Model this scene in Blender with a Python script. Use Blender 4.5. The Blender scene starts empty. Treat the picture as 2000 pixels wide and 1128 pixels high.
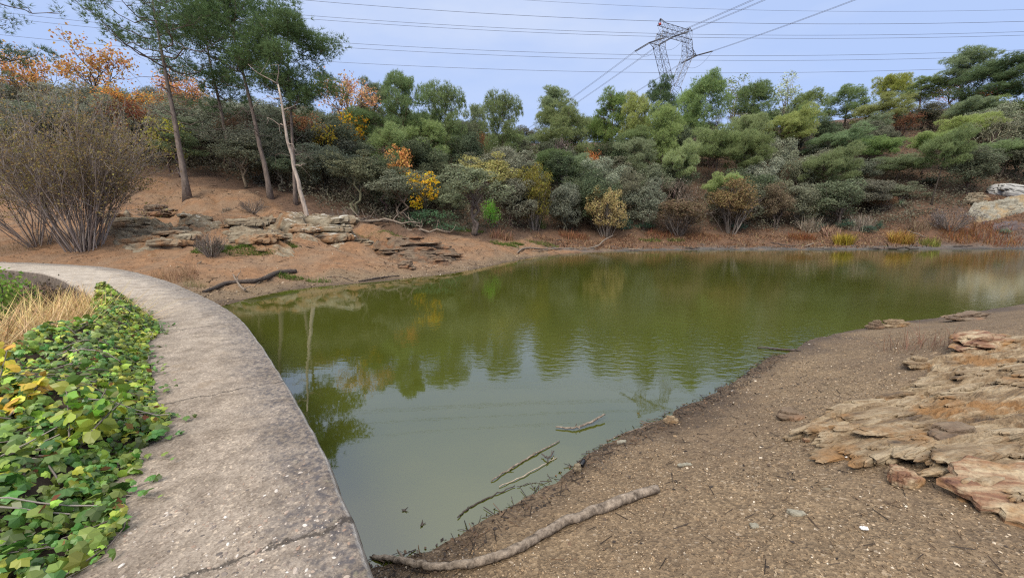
import bpy, math, random
import numpy as np
from mathutils import Vector
from mathutils.geometry import tessellate_polygon

S = bpy.context.scene
COL = S.collection
R = math.radians

# ------------------------------------------------------------------ camera
HFOV, PITCH, EYE = 105.0, 9.2, 1.6
cd = bpy.data.cameras.new('camera')
cam = bpy.data.objects.new('camera', cd)
COL.objects.link(cam)
cd.sensor_width = 36.0
cd.lens = 18.0 / math.tan(R(HFOV / 2))
cd.clip_start, cd.clip_end = 0.05, 3000
cam.location = (0, 0, EYE)
cam.rotation_euler = (R(90 - PITCH), 0, 0)
S.camera = cam

# ------------------------------------------------------------------ world and sun
SUN_EL, SUN_AZ = R(48), R(205)          # azimuth clockwise from +Y
W = bpy.data.worlds.new('World')
S.world = W
W.use_nodes = True
wn, wl = W.node_tree.nodes, W.node_tree.links
wn.clear()


def nd(nodes, typ, **kw):
    n = nodes.new(typ)
    for k, v in kw.items():
        if k.startswith('i_'):
            key = k[2:]
            n.inputs[int(key) if key.isdigit() else key.replace('_', ' ')].default_value = v
        else:
            setattr(n, k, v)
    return n


wo = nd(wn, 'ShaderNodeOutputWorld')
bg = nd(wn, 'ShaderNodeBackground', i_Strength=0.1)
sky = nd(wn, 'ShaderNodeTexSky', sky_type='NISHITA', sun_disc=False, sun_elevation=SUN_EL, sun_rotation=SUN_AZ)
tc = nd(wn, 'ShaderNodeTexCoord')
mp = nd(wn, 'ShaderNodeMapping')
mp.inputs['Scale'].default_value = (1.0, 1.0, 3.2)
nz = nd(wn, 'ShaderNodeTexNoise', i_Scale=2.1, i_Detail=6.0, i_Roughness=0.55)
cr = nd(wn, 'ShaderNodeValToRGB')
cr.color_ramp.elements[0].position, cr.color_ramp.elements[1].position = 0.38, 0.62
cr.color_ramp.elements[0].color = (3.75, 4.6, 6.7, 1)
cr.color_ramp.elements[1].color = (5.2, 5.7, 6.9, 1)
sep = nd(wn, 'ShaderNodeSeparateXYZ')
mr = nd(wn, 'ShaderNodeMapRange', i_1=0.05, i_2=0.6, i_3=0.0, i_4=1.0)
mz = nd(wn, 'ShaderNodeMixRGB', blend_type='MIX')
mz.inputs[1].default_value = (3.0, 4.1, 6.8, 1)
mx = nd(wn, 'ShaderNodeMixRGB', blend_type='MIX', i_Fac=0.88)
wl.new(tc.outputs['Generated'], mp.inputs[0])
wl.new(mp.outputs[0], nz.inputs['Vector'])
wl.new(nz.outputs['Fac'], cr.inputs[0])
wl.new(tc.outputs['Generated'], sep.inputs[0])
wl.new(sep.outputs['Z'], mr.inputs[0])
wl.new(mr.outputs[0], mz.inputs[0])
wl.new(cr.outputs[0], mz.inputs[2])
wl.new(sky.outputs[0], mx.inputs[1])
zen = nd(wn, 'ShaderNodeMapRange', i_1=0.46, i_2=0.92, i_3=0.0, i_4=1.0)
wl.new(sep.outputs['Z'], zen.inputs[0])
zm = nd(wn, 'ShaderNodeMixRGB', blend_type='MIX')
zm.inputs[2].default_value = (12.5, 12.6, 12.8, 1)
wl.new(zen.outputs[0], zm.inputs[0])
wl.new(mz.outputs[0], zm.inputs[1])
wl.new(zm.outputs[0], mx.inputs[2])
wl.new(mx.outputs[0], bg.inputs['Color'])
wl.new(bg.outputs[0], wo.inputs[0])

sl = bpy.data.lights.new('sun', 'SUN')
sl.energy, sl.angle, sl.color = 2.3, R(30), (1.0, 0.91, 0.79)
so = bpy.data.objects.new('sun', sl)
COL.objects.link(so)
sd_ = Vector((math.sin(SUN_AZ) * math.cos(SUN_EL), math.cos(SUN_AZ) * math.cos(SUN_EL), math.sin(SUN_EL)))
so.rotation_euler = (-sd_).to_track_quat('-Z', 'Y').to_euler()

S.view_settings.view_transform = 'Standard'
S.view_settings.look = 'None'
S.view_settings.exposure = 0.58
S.view_settings.gamma = 1.0
S.render.engine = 'CYCLES'
S.cycles.use_denoising = False
S.cycles.filter_width = 1.2
S.cycles.max_bounces = 5
S.cycles.diffuse_bounces = 3
S.cycles.transparent_max_bounces = 4
S.cycles.caustics_reflective = False
S.cycles.caustics_refractive = False

# ------------------------------------------------------------------ helpers: pixels of the 2000 px photograph to points of the place
FPX = 1000 / math.tan(R(HFOV / 2))
CP, SP = math.cos(R(PITCH)), math.sin(R(PITCH))
WZ = -0.75


def ray(px, py):
    x, y = (px - 1000) / FPX, (py - 564) / FPX
    return np.array([x, CP - y * SP, -(SP + y * CP)])


def at_z(px, py, z):
    d = ray(px, py)
    return np.array([0, 0, EYE]) + d * ((z - EYE) / d[2])


def at_y(px, py, Y):
    d = ray(px, py)
    return np.array([0, 0, EYE]) + d * (Y / d[1])


def project(p):
    x, y, z = p[0], p[1], p[2] - EYE
    f = y * CP - z * SP
    u = y * SP + z * CP
    return 1000 + FPX * x / f, 564 - FPX * u / f


def _hash(xi, yi, seed):
    h = (xi.astype(np.int64) * 374761393 + yi.astype(np.int64) * 668265263 + seed * 974634777) & 0xffffffff
    h = ((h ^ (h >> 13)) * 1274126177) & 0xffffffff
    h = (h ^ (h >> 16)) & 0xffffffff
    return h / 4294967296.0


def vnoise(x, y, seed=0):
    x, y = np.asarray(x, float), np.asarray(y, float)
    xi, yi = np.floor(x), np.floor(y)
    fx, fy = x - xi, y - yi
    u, v = fx * fx * (3 - 2 * fx), fy * fy * (3 - 2 * fy)
    a, b = _hash(xi, yi, seed), _hash(xi + 1, yi, seed)
    c, d = _hash(xi, yi + 1, seed), _hash(xi + 1, yi + 1, seed)
    return (a + (b - a) * u) * (1 - v) + (c + (d - c) * u) * v - 0.5


def fbm(x, y, octv=4, seed=0, gain=0.5):
    s, a, f = 0, 1.0, 1.0
    for i in range(octv):
        s = s + a * vnoise(np.asarray(x) * f + i * 17.3, np.asarray(y) * f - i * 9.1, seed + i)
        a *= gain
        f *= 2.03
    return s


def sstep(a, b, x):
    t = np.clip((np.asarray(x, float) - a) / (b - a), 0, 1)
    return t * t * (3 - 2 * t)


class MB:
    """collects geometry, links it as ONE mesh object"""

    def __init__(self):
        self.v, self.f, self.n = [], [], 0

    def add(self, V, F, mat=0, smooth=False):
        V, F = np.asarray(V, float).reshape(-1, 3), np.asarray(F, np.int64)
        self.v.append(V)
        self.f.append((F + self.n, mat, smooth))
        self.n += len(V)

    def tube(self, pts, rad, sides=6, mat=0, smooth=True, cap=True):
        P = np.asarray(pts, float)
        k = len(P)
        rad = np.broadcast_to(np.asarray(rad, float), (k,))
        T = np.gradient(P, axis=0)
        T /= np.linalg.norm(T, axis=1)[:, None] + 1e-12
        ref = np.array([0, 0, 1.0]) if abs(T[0, 2]) < 0.9 else np.array([1.0, 0, 0])
        u = np.cross(T[0], ref)
        u /= np.linalg.norm(u)
        rings = []
        a = np.arange(sides) * 2 * math.pi / sides
        for i in range(k):
            u = u - T[i] * np.dot(u, T[i])
            u /= np.linalg.norm(u) + 1e-12
            w = np.cross(T[i], u)
            rings.append(P[i] + rad[i] * (np.cos(a)[:, None] * u + np.sin(a)[:, None] * w))
        V = np.concatenate(rings)
        j = np.arange(sides)
        jn = (j + 1) % sides
        F = np.concatenate([np.stack([i * sides + j, i * sides + jn, (i + 1) * sides + jn, (i + 1) * sides + j], 1) for i in range(k - 1)])
        self.add(V, F, mat, smooth)
        if cap and sides > 3:
            n0 = self.n
            self.v.append(np.array([P[0], P[-1]]))
            self.n += 2
            base = n0 - len(V)
            self.f.append((np.stack([base + jn, base + j, np.full(sides, n0)], 1), mat, False))
            self.f.append((np.stack([base + (k - 1) * sides + j, base + (k - 1) * sides + jn, np.full(sides, n0 + 1)], 1), mat, False))

    def bbox(self):
        V = np.concatenate(self.v)
        return V.min(0), V.max(0)

    def mesh(self, name, mats):
        me = bpy.data.meshes.new(name)
        V = np.concatenate(self.v)
        me.vertices.add(len(V))
        me.vertices.foreach_set('co', V.ravel())
        lt = np.concatenate([np.full(len(F), F.shape[1]) for F, _, _ in self.f])
        li = np.concatenate([F.ravel() for F, _, _ in self.f])
        me.loops.add(len(li))
        me.polygons.add(len(lt))
        me.loops.foreach_set('vertex_index', li.astype(np.int32))
        me.polygons.foreach_set('loop_start', np.concatenate([[0], np.cumsum(lt)[:-1]]).astype(np.int32))
        me.polygons.foreach_set('loop_total', lt.astype(np.int32))
        me.polygons.foreach_set('material_index', np.concatenate([np.full(len(F), m) for F, m, _ in self.f]).astype(np.int32))
        me.polygons.foreach_set('use_smooth', np.concatenate([np.full(len(F), s) for F, _, s in self.f]).astype(bool))
        for m in (mats if isinstance(mats, (list, tuple)) else [mats]):
            me.materials.append(m)
        me.update(calc_edges=True)
        return me

    def build(self, name, mats, parent=None, loc=None):
        return link(name, self.mesh(name, mats), parent, loc)


def link(name, me, parent=None, loc=None, color=None):
    o = bpy.data.objects.new(name, me)
    COL.objects.link(o)
    if parent is not None:
        o.parent = parent
    if loc is not None:
        o.location = loc
    if color is not None:
        o.color = (*color, 1)
    return o


def tag(o, label=None, cat=None, group=None, kind=None):
    if label: o['label'] = label
    if cat: o['category'] = cat
    if group: o['group'] = group
    if kind: o['kind'] = kind
    return o


def thing(name, loc, label, cat, group=None, rz=0.0):
    o = link(name, None, None, loc)
    o.empty_display_size = 0.2
    o.rotation_euler = (0, 0, rz)
    return tag(o, label, cat, group)


def unit(v):
    return v / (np.linalg.norm(v, axis=-1, keepdims=True) + 1e-12)


def scatter(mb, P, tv, tf, size, rng, nrm=None, dirs=None, mat=0, smooth=False):
    """copies of a template at P; template z follows nrm, template y follows dirs"""
    P = np.asarray(P, float)
    n = len(P)
    if n == 0: return
    if nrm is None:
        nrm = unit(rng.normal(size=(n, 3)))
    if dirs is None:
        Y = unit(np.cross(nrm, rng.normal(size=(n, 3))))
    else:
        Y = unit(dirs)
        nrm = unit(nrm - Y * np.sum(nrm * Y, 1)[:, None])
    X = np.cross(Y, nrm)
    tv = np.asarray(tv, float)
    size = np.broadcast_to(np.asarray(size, float), (n,)) if np.ndim(size) < 2 else size
    sc = size[:, None, None] if np.ndim(size) == 1 else size[:, None, :]
    L = tv[None] * sc
    V = P[:, None] + L[..., 0:1] * X[:, None] + L[..., 1:2] * Y[:, None] + L[..., 2:3] * nrm[:, None]
    tf = np.asarray(tf)
    F = tf[None] + (np.arange(n) * len(tv))[:, None, None]
    mb.add(V.reshape(-1, 3), F.reshape(-1, tf.shape[1]), mat, smooth)


def spline(P, n):
    """Catmull-Rom through P, n points per span"""
    P = np.asarray(P, float)
    Q = np.vstack([2 * P[0] - P[1], P, 2 * P[-1] - P[-2]])
    out = []
    for i in range(1, len(Q) - 2):
        t = np.linspace(0, 1, n, endpoint=False)[:, None]
        a, b, c, d = Q[i - 1], Q[i], Q[i + 1], Q[i + 2]
        out.append(0.5 * (2 * b + (c - a) * t + (2 * a - 5 * b + 4 * c - d) * t ** 2 + (3 * b - a - 3 * c + d) * t ** 3))
    out.append(P[-1:])
    return np.vstack(out)


# ------------------------------------------------------------------ materials
def new_mat(name):
    m = bpy.data.materials.new(name)
    m.use_nodes = True
    n = m.node_tree.nodes
    n.clear()
    return m, n, m.node_tree.links, nd(n, 'ShaderNodeOutputMaterial')


def ramp(n, stops):
    r = nd(n, 'ShaderNodeValToRGB')
    e = r.color_ramp.elements
    while len(e) < len(stops): e.new(0.5)
    for i, (p, c) in enumerate(stops):
        e[i].position = p
        e[i].color = (*c, 1) if len(c) == 3 else c
    return r


def leaf_mat(name, trans=0.25, lo=0.5, hi=1.5, hue=0.03, gloss=0.0):
    """leaf colour = the object's own colour, varied leaf by leaf"""
    m, n, l, out = new_mat(name)
    oi = nd(n, 'ShaderNodeObjectInfo')
    ge = nd(n, 'ShaderNodeNewGeometry')
    mr1 = nd(n, 'ShaderNodeMapRange', i_3=lo, i_4=hi)
    mr2 = nd(n, 'ShaderNodeMapRange', i_3=0.5 - hue, i_4=0.5 + hue)
    mul = nd(n, 'ShaderNodeMath', operation='MULTIPLY', i_1=7.31)
    fr = nd(n, 'ShaderNodeMath', operation='FRACT')
    hs = nd(n, 'ShaderNodeHueSaturation')
    l.new(ge.outputs['Random Per Island'], mr1.inputs[0])
    l.new(ge.outputs['Random Per Island'], mul.inputs[0])
    l.new(mul.outputs[0], fr.inputs[0])
    l.new(fr.outputs[0], mr2.inputs[0])
    l.new(mr2.outputs[0], hs.inputs['Hue'])
    l.new(mr1.outputs[0], hs.inputs['Value'])
    l.new(oi.outputs['Color'], hs.inputs['Color'])
    if gloss:
        d = nd(n, 'ShaderNodeBsdfPrincipled', i_Roughness=0.38)
        d.inputs['Specular IOR Level'].default_value = gloss
        l.new(hs.outputs[0], d.inputs['Base Color'])
    else:
        d = nd(n, 'ShaderNodeBsdfDiffuse')
        l.new(hs.outputs[0], d.inputs['Color'])
    t = nd(n, 'ShaderNodeBsdfTranslucent')
    l.new(hs.outputs[0], t.inputs['Color'])
    mi = nd(n, 'ShaderNodeMixShader', i_0=trans)
    l.new(d.outputs[0], mi.inputs[1])
    l.new(t.outputs[0], mi.inputs[2])
    l.new(mi.outputs[0], out.inputs[0])
    return m


def wood_mat(name, dark, light, scale=8.0, stretch=0.15, bump=0.3, own_colour=False):
    m, n, l, out = new_mat(name)
    tc = nd(n, 'ShaderNodeTexCoord')
    mp = nd(n, 'ShaderNodeMapping')
    mp.inputs['Scale'].default_value = (1, 1, stretch)
    nz = nd(n, 'ShaderNodeTexNoise', i_Scale=scale, i_Detail=6.0, i_Roughness=0.65)
    cr = ramp(n, [(0.3, dark), (0.72, light)])
    b = nd(n, 'ShaderNodeBump', i_Strength=bump, i_Distance=0.03)
    p = nd(n, 'ShaderNodeBsdfPrincipled', i_Roughness=0.9)
    p.inputs['Specular IOR Level'].default_value = 0.2
    l.new(tc.outputs['Object'], mp.inputs[0])
    l.new(mp.outputs[0], nz.inputs['Vector'])
    l.new(nz.outputs['Fac'], cr.inputs[0])
    if own_colour:
        oi = nd(n, 'ShaderNodeObjectInfo')
        mm = nd(n, 'ShaderNodeMixRGB', blend_type='MULTIPLY', i_Fac=1.0)
        l.new(cr.outputs[0], mm.inputs[1])
        l.new(oi.outputs['Color'], mm.inputs[2])
        l.new(mm.outputs[0], p.inputs['Base Color'])
    else:
        l.new(cr.outputs[0], p.inputs['Base Color'])
    l.new(nz.outputs['Fac'], b.inputs['Height'])
    l.new(b.outputs[0], p.inputs['Normal'])
    l.new(p.outputs[0], out.inputs[0])
    return m


def flat_mat(name, col, rough=0.7, spec=0.3, metal=0.0):
    m, n, l, out = new_mat(name)
    nz = nd(n, 'ShaderNodeTexNoise', i_Scale=6.0, i_Detail=4.0)
    cr = ramp(n, [(0.3, [c * 0.75 for c in col]), (0.7, [min(1, c * 1.2) for c in col])])
    p = nd(n, 'ShaderNodeBsdfPrincipled', i_Roughness=rough, i_Metallic=metal)
    p.inputs['Specular IOR Level'].default_value = spec
    l.new(nz.outputs['Fac'], cr.inputs[0])
    l.new(cr.outputs[0], p.inputs['Base Color'])
    l.new(p.outputs[0], out.inputs[0])
    return m


def island_mat(name, stops, rough=0.8, spec=0.3):
    """each loose piece takes its own colour out of a ramp"""
    m, n, l, out = new_mat(name)
    ge = nd(n, 'ShaderNodeNewGeometry')
    cr = ramp(n, stops)
    cr.color_ramp.interpolation = 'LINEAR'
    p = nd(n, 'ShaderNodeBsdfPrincipled', i_Roughness=rough)
    p.inputs['Specular IOR Level'].default_value = spec
    l.new(ge.outputs['Random Per Island'], cr.inputs[0])
    l.new(cr.outputs[0], p.inputs['Base Color'])
    l.new(p.outputs[0], out.inputs[0])
    return m


def rock_mat(name, pale, mid, dark, rust, rot=0.0, sc=1.0, lichen=None):
    m, n, l, out = new_mat(name)
    tc = nd(n, 'ShaderNodeTexCoord')
    mp = nd(n, 'ShaderNodeMapping')
    mp.inputs['Rotation'].default_value = (0, 0, rot)
    mp.inputs['Scale'].default_value = (0.6 * sc, 2.6 * sc, 3.2 * sc)
    n1 = nd(n, 'ShaderNodeTexNoise', i_Scale=2.2, i_Detail=8.0, i_Roughness=0.62, i_Distortion=0.4)
    n2 = nd(n, 'ShaderNodeTexNoise', i_Scale=1.1 * sc, i_Detail=5.0, i_Roughness=0.6)
    n3 = nd(n, 'ShaderNodeTexNoise', i_Scale=28.0 * sc, i_Detail=5.0, i_Roughness=0.7)
    c1 = ramp(n, [(0.3, dark), (0.45, mid), (0.62, pale), (0.8, mid)])
    f2 = ramp(n, [(0.5, (0, 0, 0)), (0.62, (1, 1, 1))])
    m2 = nd(n, 'ShaderNodeMixRGB', blend_type='MIX')
    m2.inputs[2].default_value = (*rust, 1)
    m3 = nd(n, 'ShaderNodeMixRGB', blend_type='MULTIPLY', i_Fac=0.5)
    c3 = ramp(n, [(0.34, (0.32, 0.31, 0.30)), (0.5, (0.95, 0.95, 0.95)), (0.66, (1.25, 1.22, 1.18))])
    b = nd(n, 'ShaderNodeBump', i_Strength=0.6, i_Distance=0.03)
    p = nd(n, 'ShaderNodeBsdfPrincipled', i_Roughness=0.88)
    p.inputs['Specular IOR Level'].default_value = 0.25
    l.new(tc.outputs['Object'], mp.inputs[0])
    l.new(mp.outputs[0], n1.inputs['Vector'])
    for q in (n2, n3): l.new(tc.outputs['Object'], q.inputs['Vector'])
    l.new(n1.outputs['Fac'], c1.inputs[0])
    l.new(n2.outputs['Fac'], f2.inputs[0])
    l.new(f2.outputs[0], m2.inputs[0])
    l.new(c1.outputs[0], m2.inputs[1])
    l.new(m2.outputs[0], m3.inputs[1])
    l.new(n3.outputs['Fac'], c3.inputs[0])
    l.new(c3.outputs[0], m3.inputs[2])
    last = m3
    if lichen:
        ge = nd(n, 'ShaderNodeNewGeometry')
        sx = nd(n, 'ShaderNodeSeparateXYZ')
        l.new(ge.outputs['Normal'], sx.inputs[0])
        n4 = nd(n, 'ShaderNodeTexNoise', i_Scale=3.0 * sc, i_Detail=6.0)
        l.new(tc.outputs['Object'], n4.inputs['Vector'])
        ad = nd(n, 'ShaderNodeMath', operation='MULTIPLY')
        l.new(sx.outputs['Z'], ad.inputs[0])
        l.new(n4.outputs['Fac'], ad.inputs[1])
        f4 = ramp(n, [(0.36, (0, 0, 0)), (0.5, (1, 1, 1))])
        l.new(ad.outputs[0], f4.inputs[0])
        m4 = nd(n, 'ShaderNodeMixRGB', blend_type='MIX')
        m4.inputs[2].default_value = (*lichen, 1)
        l.new(f4.outputs[0], m4.inputs[0])
        l.new(m3.outputs[0], m4.inputs[1])
        last = m4
    l.new(last.outputs[0], p.inputs['Base Color'])
    ah = nd(n, 'ShaderNodeMath', operation='MULTIPLY_ADD', i_1=0.4)
    l.new(n3.outputs['Fac'], ah.inputs[0])
    l.new(n1.outputs['Fac'], ah.inputs[2])
    l.new(ah.outputs[0], b.inputs['Height'])
    l.new(b.outputs[0], p.inputs['Normal'])
    l.new(p.outputs[0], out.inputs[0])
    return m


M_LEAF = leaf_mat('leaf', 0.38, .6, 1.45)
M_NEEDLE = leaf_mat('pine_needles', 0.42, 0.65, 1.4, 0.02)
M_BARK = wood_mat('bark', (0.42, 0.38, 0.34), (1.25, 1.12, 1.0), 9.0, 0.25, 0.9, own_colour=True)
M_IVY = leaf_mat('ivy_leaf', 0.2, 0.45, 1.6, 0.045, gloss=0.45)
M_TWIG = island_mat('dry_twigs', [(0, (0.07, 0.055, 0.045)), (0.5, (0.17, 0.14, 0.115)), (1, (0.32, 0.28, 0.24))])
M_DRIFT = wood_mat('driftwood', (0.055, 0.042, 0.032), (0.40, 0.325, 0.25), 22.0, 0.6, 0.9)
M_DARKWOOD = wood_mat('wet_wood', (0.03, 0.024, 0.02), (0.12, 0.095, 0.08), 14.0, 1.0, 0.5)

# ------------------------------------------------------------------ the dam wall's line
WR = spline([(3.4, -5.2), (2.2, -2.9), (1.2, -1.22), (0.39, 0.03), (-0.624, 1.57), (-1.03, 2.16), (-2.0, 3.44), (-4.77, 6.72), (-7.7, 9.4),
             (-11.3, 12.3), (-16.2, 15.4), (-22.9, 17.6), (-30, 19.2), (-40, 20.5)], 14)
wt = unit(np.gradient(WR, axis=0))
wnl = np.stack([-wt[:, 1], wt[:, 0]], 1)              # towards downstream
ws = np.concatenate([[0], np.cumsum(np.linalg.norm(np.diff(WR, axis=0), axis=1))])
ww = 1.25 + 0.55 * sstep(9, 24, ws)
WL = WR + wnl * ww[:, None]
WC = (WR + WL) / 2


def wall_dist(x, y):
    """distance to the wall's middle line, positive downstream, and the half width there"""
    x, y = np.asarray(x, float), np.asarray(y, float)
    best = np.full(x.shape, 1e9)
    sg = np.ones(x.shape)
    hw = np.ones(x.shape)
    for i in range(0, len(WC) - 1, 2):
        j = min(i + 2, len(WC) - 1)
        a, b = WC[i], WC[j]
        d = b - a
        t = np.clip(((x - a[0]) * d[0] + (y - a[1]) * d[1]) / (d @ d), 0, 1)
        ex, ey = x - a[0] - t * d[0], y - a[1] - t * d[1]
        q = np.hypot(ex, ey)
        m = q < best
        best = np.where(m, q, best)
        sg = np.where(m, np.sign(d[0] * ey - d[1] * ex), sg)
        hw = np.where(m, ww[i] / 2, hw)
    return best * sg, hw


# ------------------------------------------------------------------ shoreline
near_shore = [(690, 1112), (760, 1090), (830, 1078), (870, 1060), (920, 1030), (960, 1005), (1000, 985), (1050, 955), (1100, 925), (1130, 905), (1180, 868), (1260, 830),
              (1320, 800), (1380, 775), (1430, 745), (1478, 714), (1500, 696), (1550, 684), (1580, 662), (1680, 640), (1760, 628), (1850, 617), (2000, 594)]
far_shore = [(2000, 486), (1800, 487), (1600, 488), (1400, 488), (1300, 489), (1200, 491), (1130, 494), (1080, 498), (1030, 504), (1005, 509), (960, 519), (900, 531), (850, 538),
             (760, 547), (700, 553), (650, 557), (600, 562), (560, 567), (520, 575), (480, 584), (455, 592), (425, 600)]
poly = [at_z(a, b, WZ)[:2] for a, b in near_shore]
poly += [np.array(q) for q in [(20, 12.2), (28, 13), (40, 14), (55, 17), (70, 24), (76, 34), (66, 40)]]
poly += [at_z(a, b, WZ)[:2] for a, b in far_shore]
jn = poly[-1]
k1 = int(np.argmin(np.linalg.norm(WC - jn, axis=1)))
k0 = int(np.argmin(np.linalg.norm(WC - poly[0], axis=1)))
n_shore = len(poly)
poly += [WC[k] for k in range(k1 - 1, k0 + 1, -6)]
poly = np.array(poly)


def shore_dist(x, y):
    """positive on land, negative over water"""
    x, y = np.asarray(x, float), np.asarray(y, float)
    best = np.full(x.shape, 1e9)
    ins = np.zeros(x.shape, bool)
    n = len(poly)
    for i in range(n):
        a, b = poly[i], poly[(i + 1) % n]
        d = b - a
        t = np.clip(((x - a[0]) * d[0] + (y - a[1]) * d[1]) / (d @ d + 1e-12), 0, 1)
        best = np.minimum(best, np.hypot(x - a[0] - t * d[0], y - a[1] - t * d[1]))
        c = (a[1] > y) != (b[1] > y)
        with np.errstate(divide='ignore', invalid='ignore'):
            xx = (b[0] - a[0]) * (y - a[1]) / (b[1] - a[1]) + a[0]
        ins ^= c & (x < xx)
    return np.where(ins, -best, best)


# ------------------------------------------------------------------ terrain height: a thin plate through surveyed points
ctl = [at_y(*q) for q in [
    (600, 480, 20), (605, 425, 28), (300, 350, 32), (365, 385, 30), (100, 400, 27), (100, 470, 20.5), (250, 495, 18.5), (450, 440, 23), (350, 415, 25), (480, 395, 28), (690, 445, 26),
    (500, 515, 17), (300, 520, 16.3), (700, 500, 21), (820, 500, 23.5), (780, 462, 27), (900, 470, 29), (850, 430, 38), (960, 470, 33), (1000, 455, 38), (700, 425, 33), (530, 385, 32),
    (1100, 450, 44), (1400, 442, 46), (1250, 455, 44), (1700, 445, 45), (1950, 440, 42), (1960, 400, 45), (1870, 255, 66), (1600, 430, 48), (20, 330, 33), (-150, 380, 30)]]
ctl += [np.array(q, float) for q in [
    (-46, 45, 9.5), (-46, 60, 14), (-28, 46, 9), (-20, 52, 9.5), (-20, 66, 14), (0, 50, 5), (0, 62, 10), (0, 80, 17), (20, 60, 8.5), (20, 80, 17), (45, 60, 10.5), (45, 80, 19),
    (70, 80, 22), (95, 62, 18), (-80, 45, 13), (-80, 70, 18), (0, 110, 21), (60, 110, 24), (-60, 110, 20), (0, 180, 20), (150, 100, 24), (150, 200, 20), (-150, 100, 20), (-150, 200, 20), (0, 380, 12), (-150, 380, 12), (150, 380, 12),
    (2.5, 1.6, -0.30), (1.0, 0.6, -0.42), (4.2, 3.0, -0.22), (6.6, 4.8, -0.06), (3, 4.4, -0.33), (7.5, 7.2, -0.2), (11, 8.5, -0.15), (5, 0, 0.0), (3, -4, 0.2), (12, 2, 0.7), (20, 6, 0.7), (40, 6, 0.8), (70, 10, 2),
    (100, 30, 4), (0, -12, 0.6), (40, -15, 3), (120, -40, 6), (-40, -20, 0), (-120, 0, 6), (-60, 25, 6), (90, 46, 6)]]
ctl = np.array(ctl)


def _tps(r):
    return np.where(r > 1e-9, r * r * np.log(r + 1e-12), 0)


_n = len(ctl)
_A = np.zeros((_n + 3, _n + 3))
_A[:_n, :_n] = _tps(np.hypot(ctl[:, None, 0] - ctl[None, :, 0], ctl[:, None, 1] - ctl[None, :, 1])) + np.eye(_n) * 3.0
_A[:_n, _n:] = np.c_[np.ones(_n), ctl[:, :2]]
_A[_n:, :_n] = _A[:_n, _n:].T
_w = np.linalg.solve(_A, np.r_[ctl[:, 2], 0, 0, 0])


def base_h(x, y):
    z = _w[_n] + _w[_n + 1] * x + _w[_n + 2] * y
    for i in range(_n):
        z = z + _w[i] * _tps(np.hypot(x - ctl[i, 0], y - ctl[i, 1]))
    return z


def terrain(x, y, full=False):
    x, y = np.atleast_1d(np.asarray(x, float)), np.atleast_1d(np.asarray(y, float))
    sd = shore_dist(x, y)
    wd, hw = wall_dist(x, y)
    b = base_h(x, y) - WZ
    far = sstep(30, 34, y)
    lim = 3.0 + 1.0 * far
    land = sd * (0.16 - 0.03 * far) * (1 - sstep(0.3, lim, sd)) + np.maximum(b, 0.12) * sstep(0.3, lim, sd)
    z = WZ + np.where(sd > 0, land, np.maximum(sd * 0.3, -1.8))
    rough = sstep(0.0, 1.5, np.abs(sd))
    dist = np.hypot(x, y)
    z = z + fbm(x * 0.9, y * 0.9, 5, 3) * (0.05 + 0.12 * sstep(8, 25, dist)) * (0.25 + 0.75 * rough)
    z = z + fbm(x * 7, y * 7, 3, 9) * 0.018 * (1 - sstep(6, 14, dist))
    # rain gullies on the bare slope of the left bank
    g = sstep(20.5, 23, y) * (1 - sstep(31, 35, y)) * sstep(-30, -26, x) * (1 - sstep(-9, -5, x))
    gv = np.abs(fbm((x * 0.8 + y * 0.62) * 0.42, (x * 0.4 - y) * 0.10, 3, 21))
    z = z - g * 0.85 * np.clip(0.22 - gv, 0, 1) / 0.22
    z = z + g * fbm(x * 0.5, y * 0.5, 3, 33) * 0.5
    lb = sstep(10, 14, y) * (1 - sstep(38, 44, y)) * sstep(0.2, 1.2, sd)
    z = z + lb * (fbm(x * 2.1, y * 2.1, 4, 37) * 0.10 + np.abs(fbm(x * 0.8 + 3, y * 0.8, 4, 38)) * 0.22 - 0.05)
    # downstream hollow
    dl = wd - hw
    rav = -0.5 - 1.5 * sstep(0.0, 3.0, dl) + fbm(x * 0.7, y * 0.7, 3, 5) * 0.3
    wgt = sstep(0.0, 0.3, wd) * (1 - sstep(9, 16, dl))
    z = np.where(wd > 0, z * (1 - wgt) + rav * wgt, z)
    # under the wall itself
    inw = 1 - sstep(0.30, 0.85, np.abs(wd) / hw)
    z = z * (1 - inw) + np.minimum(z, -1.1) * inw
    if full:
        return z, sd, wd, dist
    return z


def ground_z(x, y):
    return float(terrain(x, y)[0])


def hit(px, py, tmax=160):
    """where the sight line through a pixel meets the ground"""
    d = ray(px, py)
    t = np.concatenate([np.linspace(0.8, 12, 150), np.linspace(12.2, tmax, 400)])
    P = np.array([0, 0, EYE]) + t[:, None] * d
    g = terrain(P[:, 0], P[:, 1]) - P[:, 2]
    k = np.argmax(g > 0)
    if not (g > 0).any(): k = len(t) - 1
    return np.array([P[k, 0], P[k, 1], ground_z(P[k, 0], P[k, 1])])


def axis(near, far, step, grow):
    a = [0.0]
    s = step
    while a[-1] < far:
        if a[-1] > near: s *= grow
        a.append(a[-1] + s)
    return np.array(a)


ax = axis(9, 330, 0.10, 1.030)
gx = np.concatenate([-ax[::-1][:-1], ax])
gy = np.concatenate([-axis(1, 60, 0.3, 1.2)[::-1][:-1], axis(12, 420, 0.09, 1.022)])
X, Y = np.meshgrid(gx, gy)
zt, sdt, wdt, dst = terrain(X.ravel(), Y.ravel(), True)
nx, ny = len(gx), len(gy)
idx = np.arange(nx * ny).reshape(ny, nx)
F = np.stack([idx[:-1, :-1], idx[:-1, 1:], idx[1:, 1:], idx[1:, :-1]], -1).reshape(-1, 4)


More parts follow.
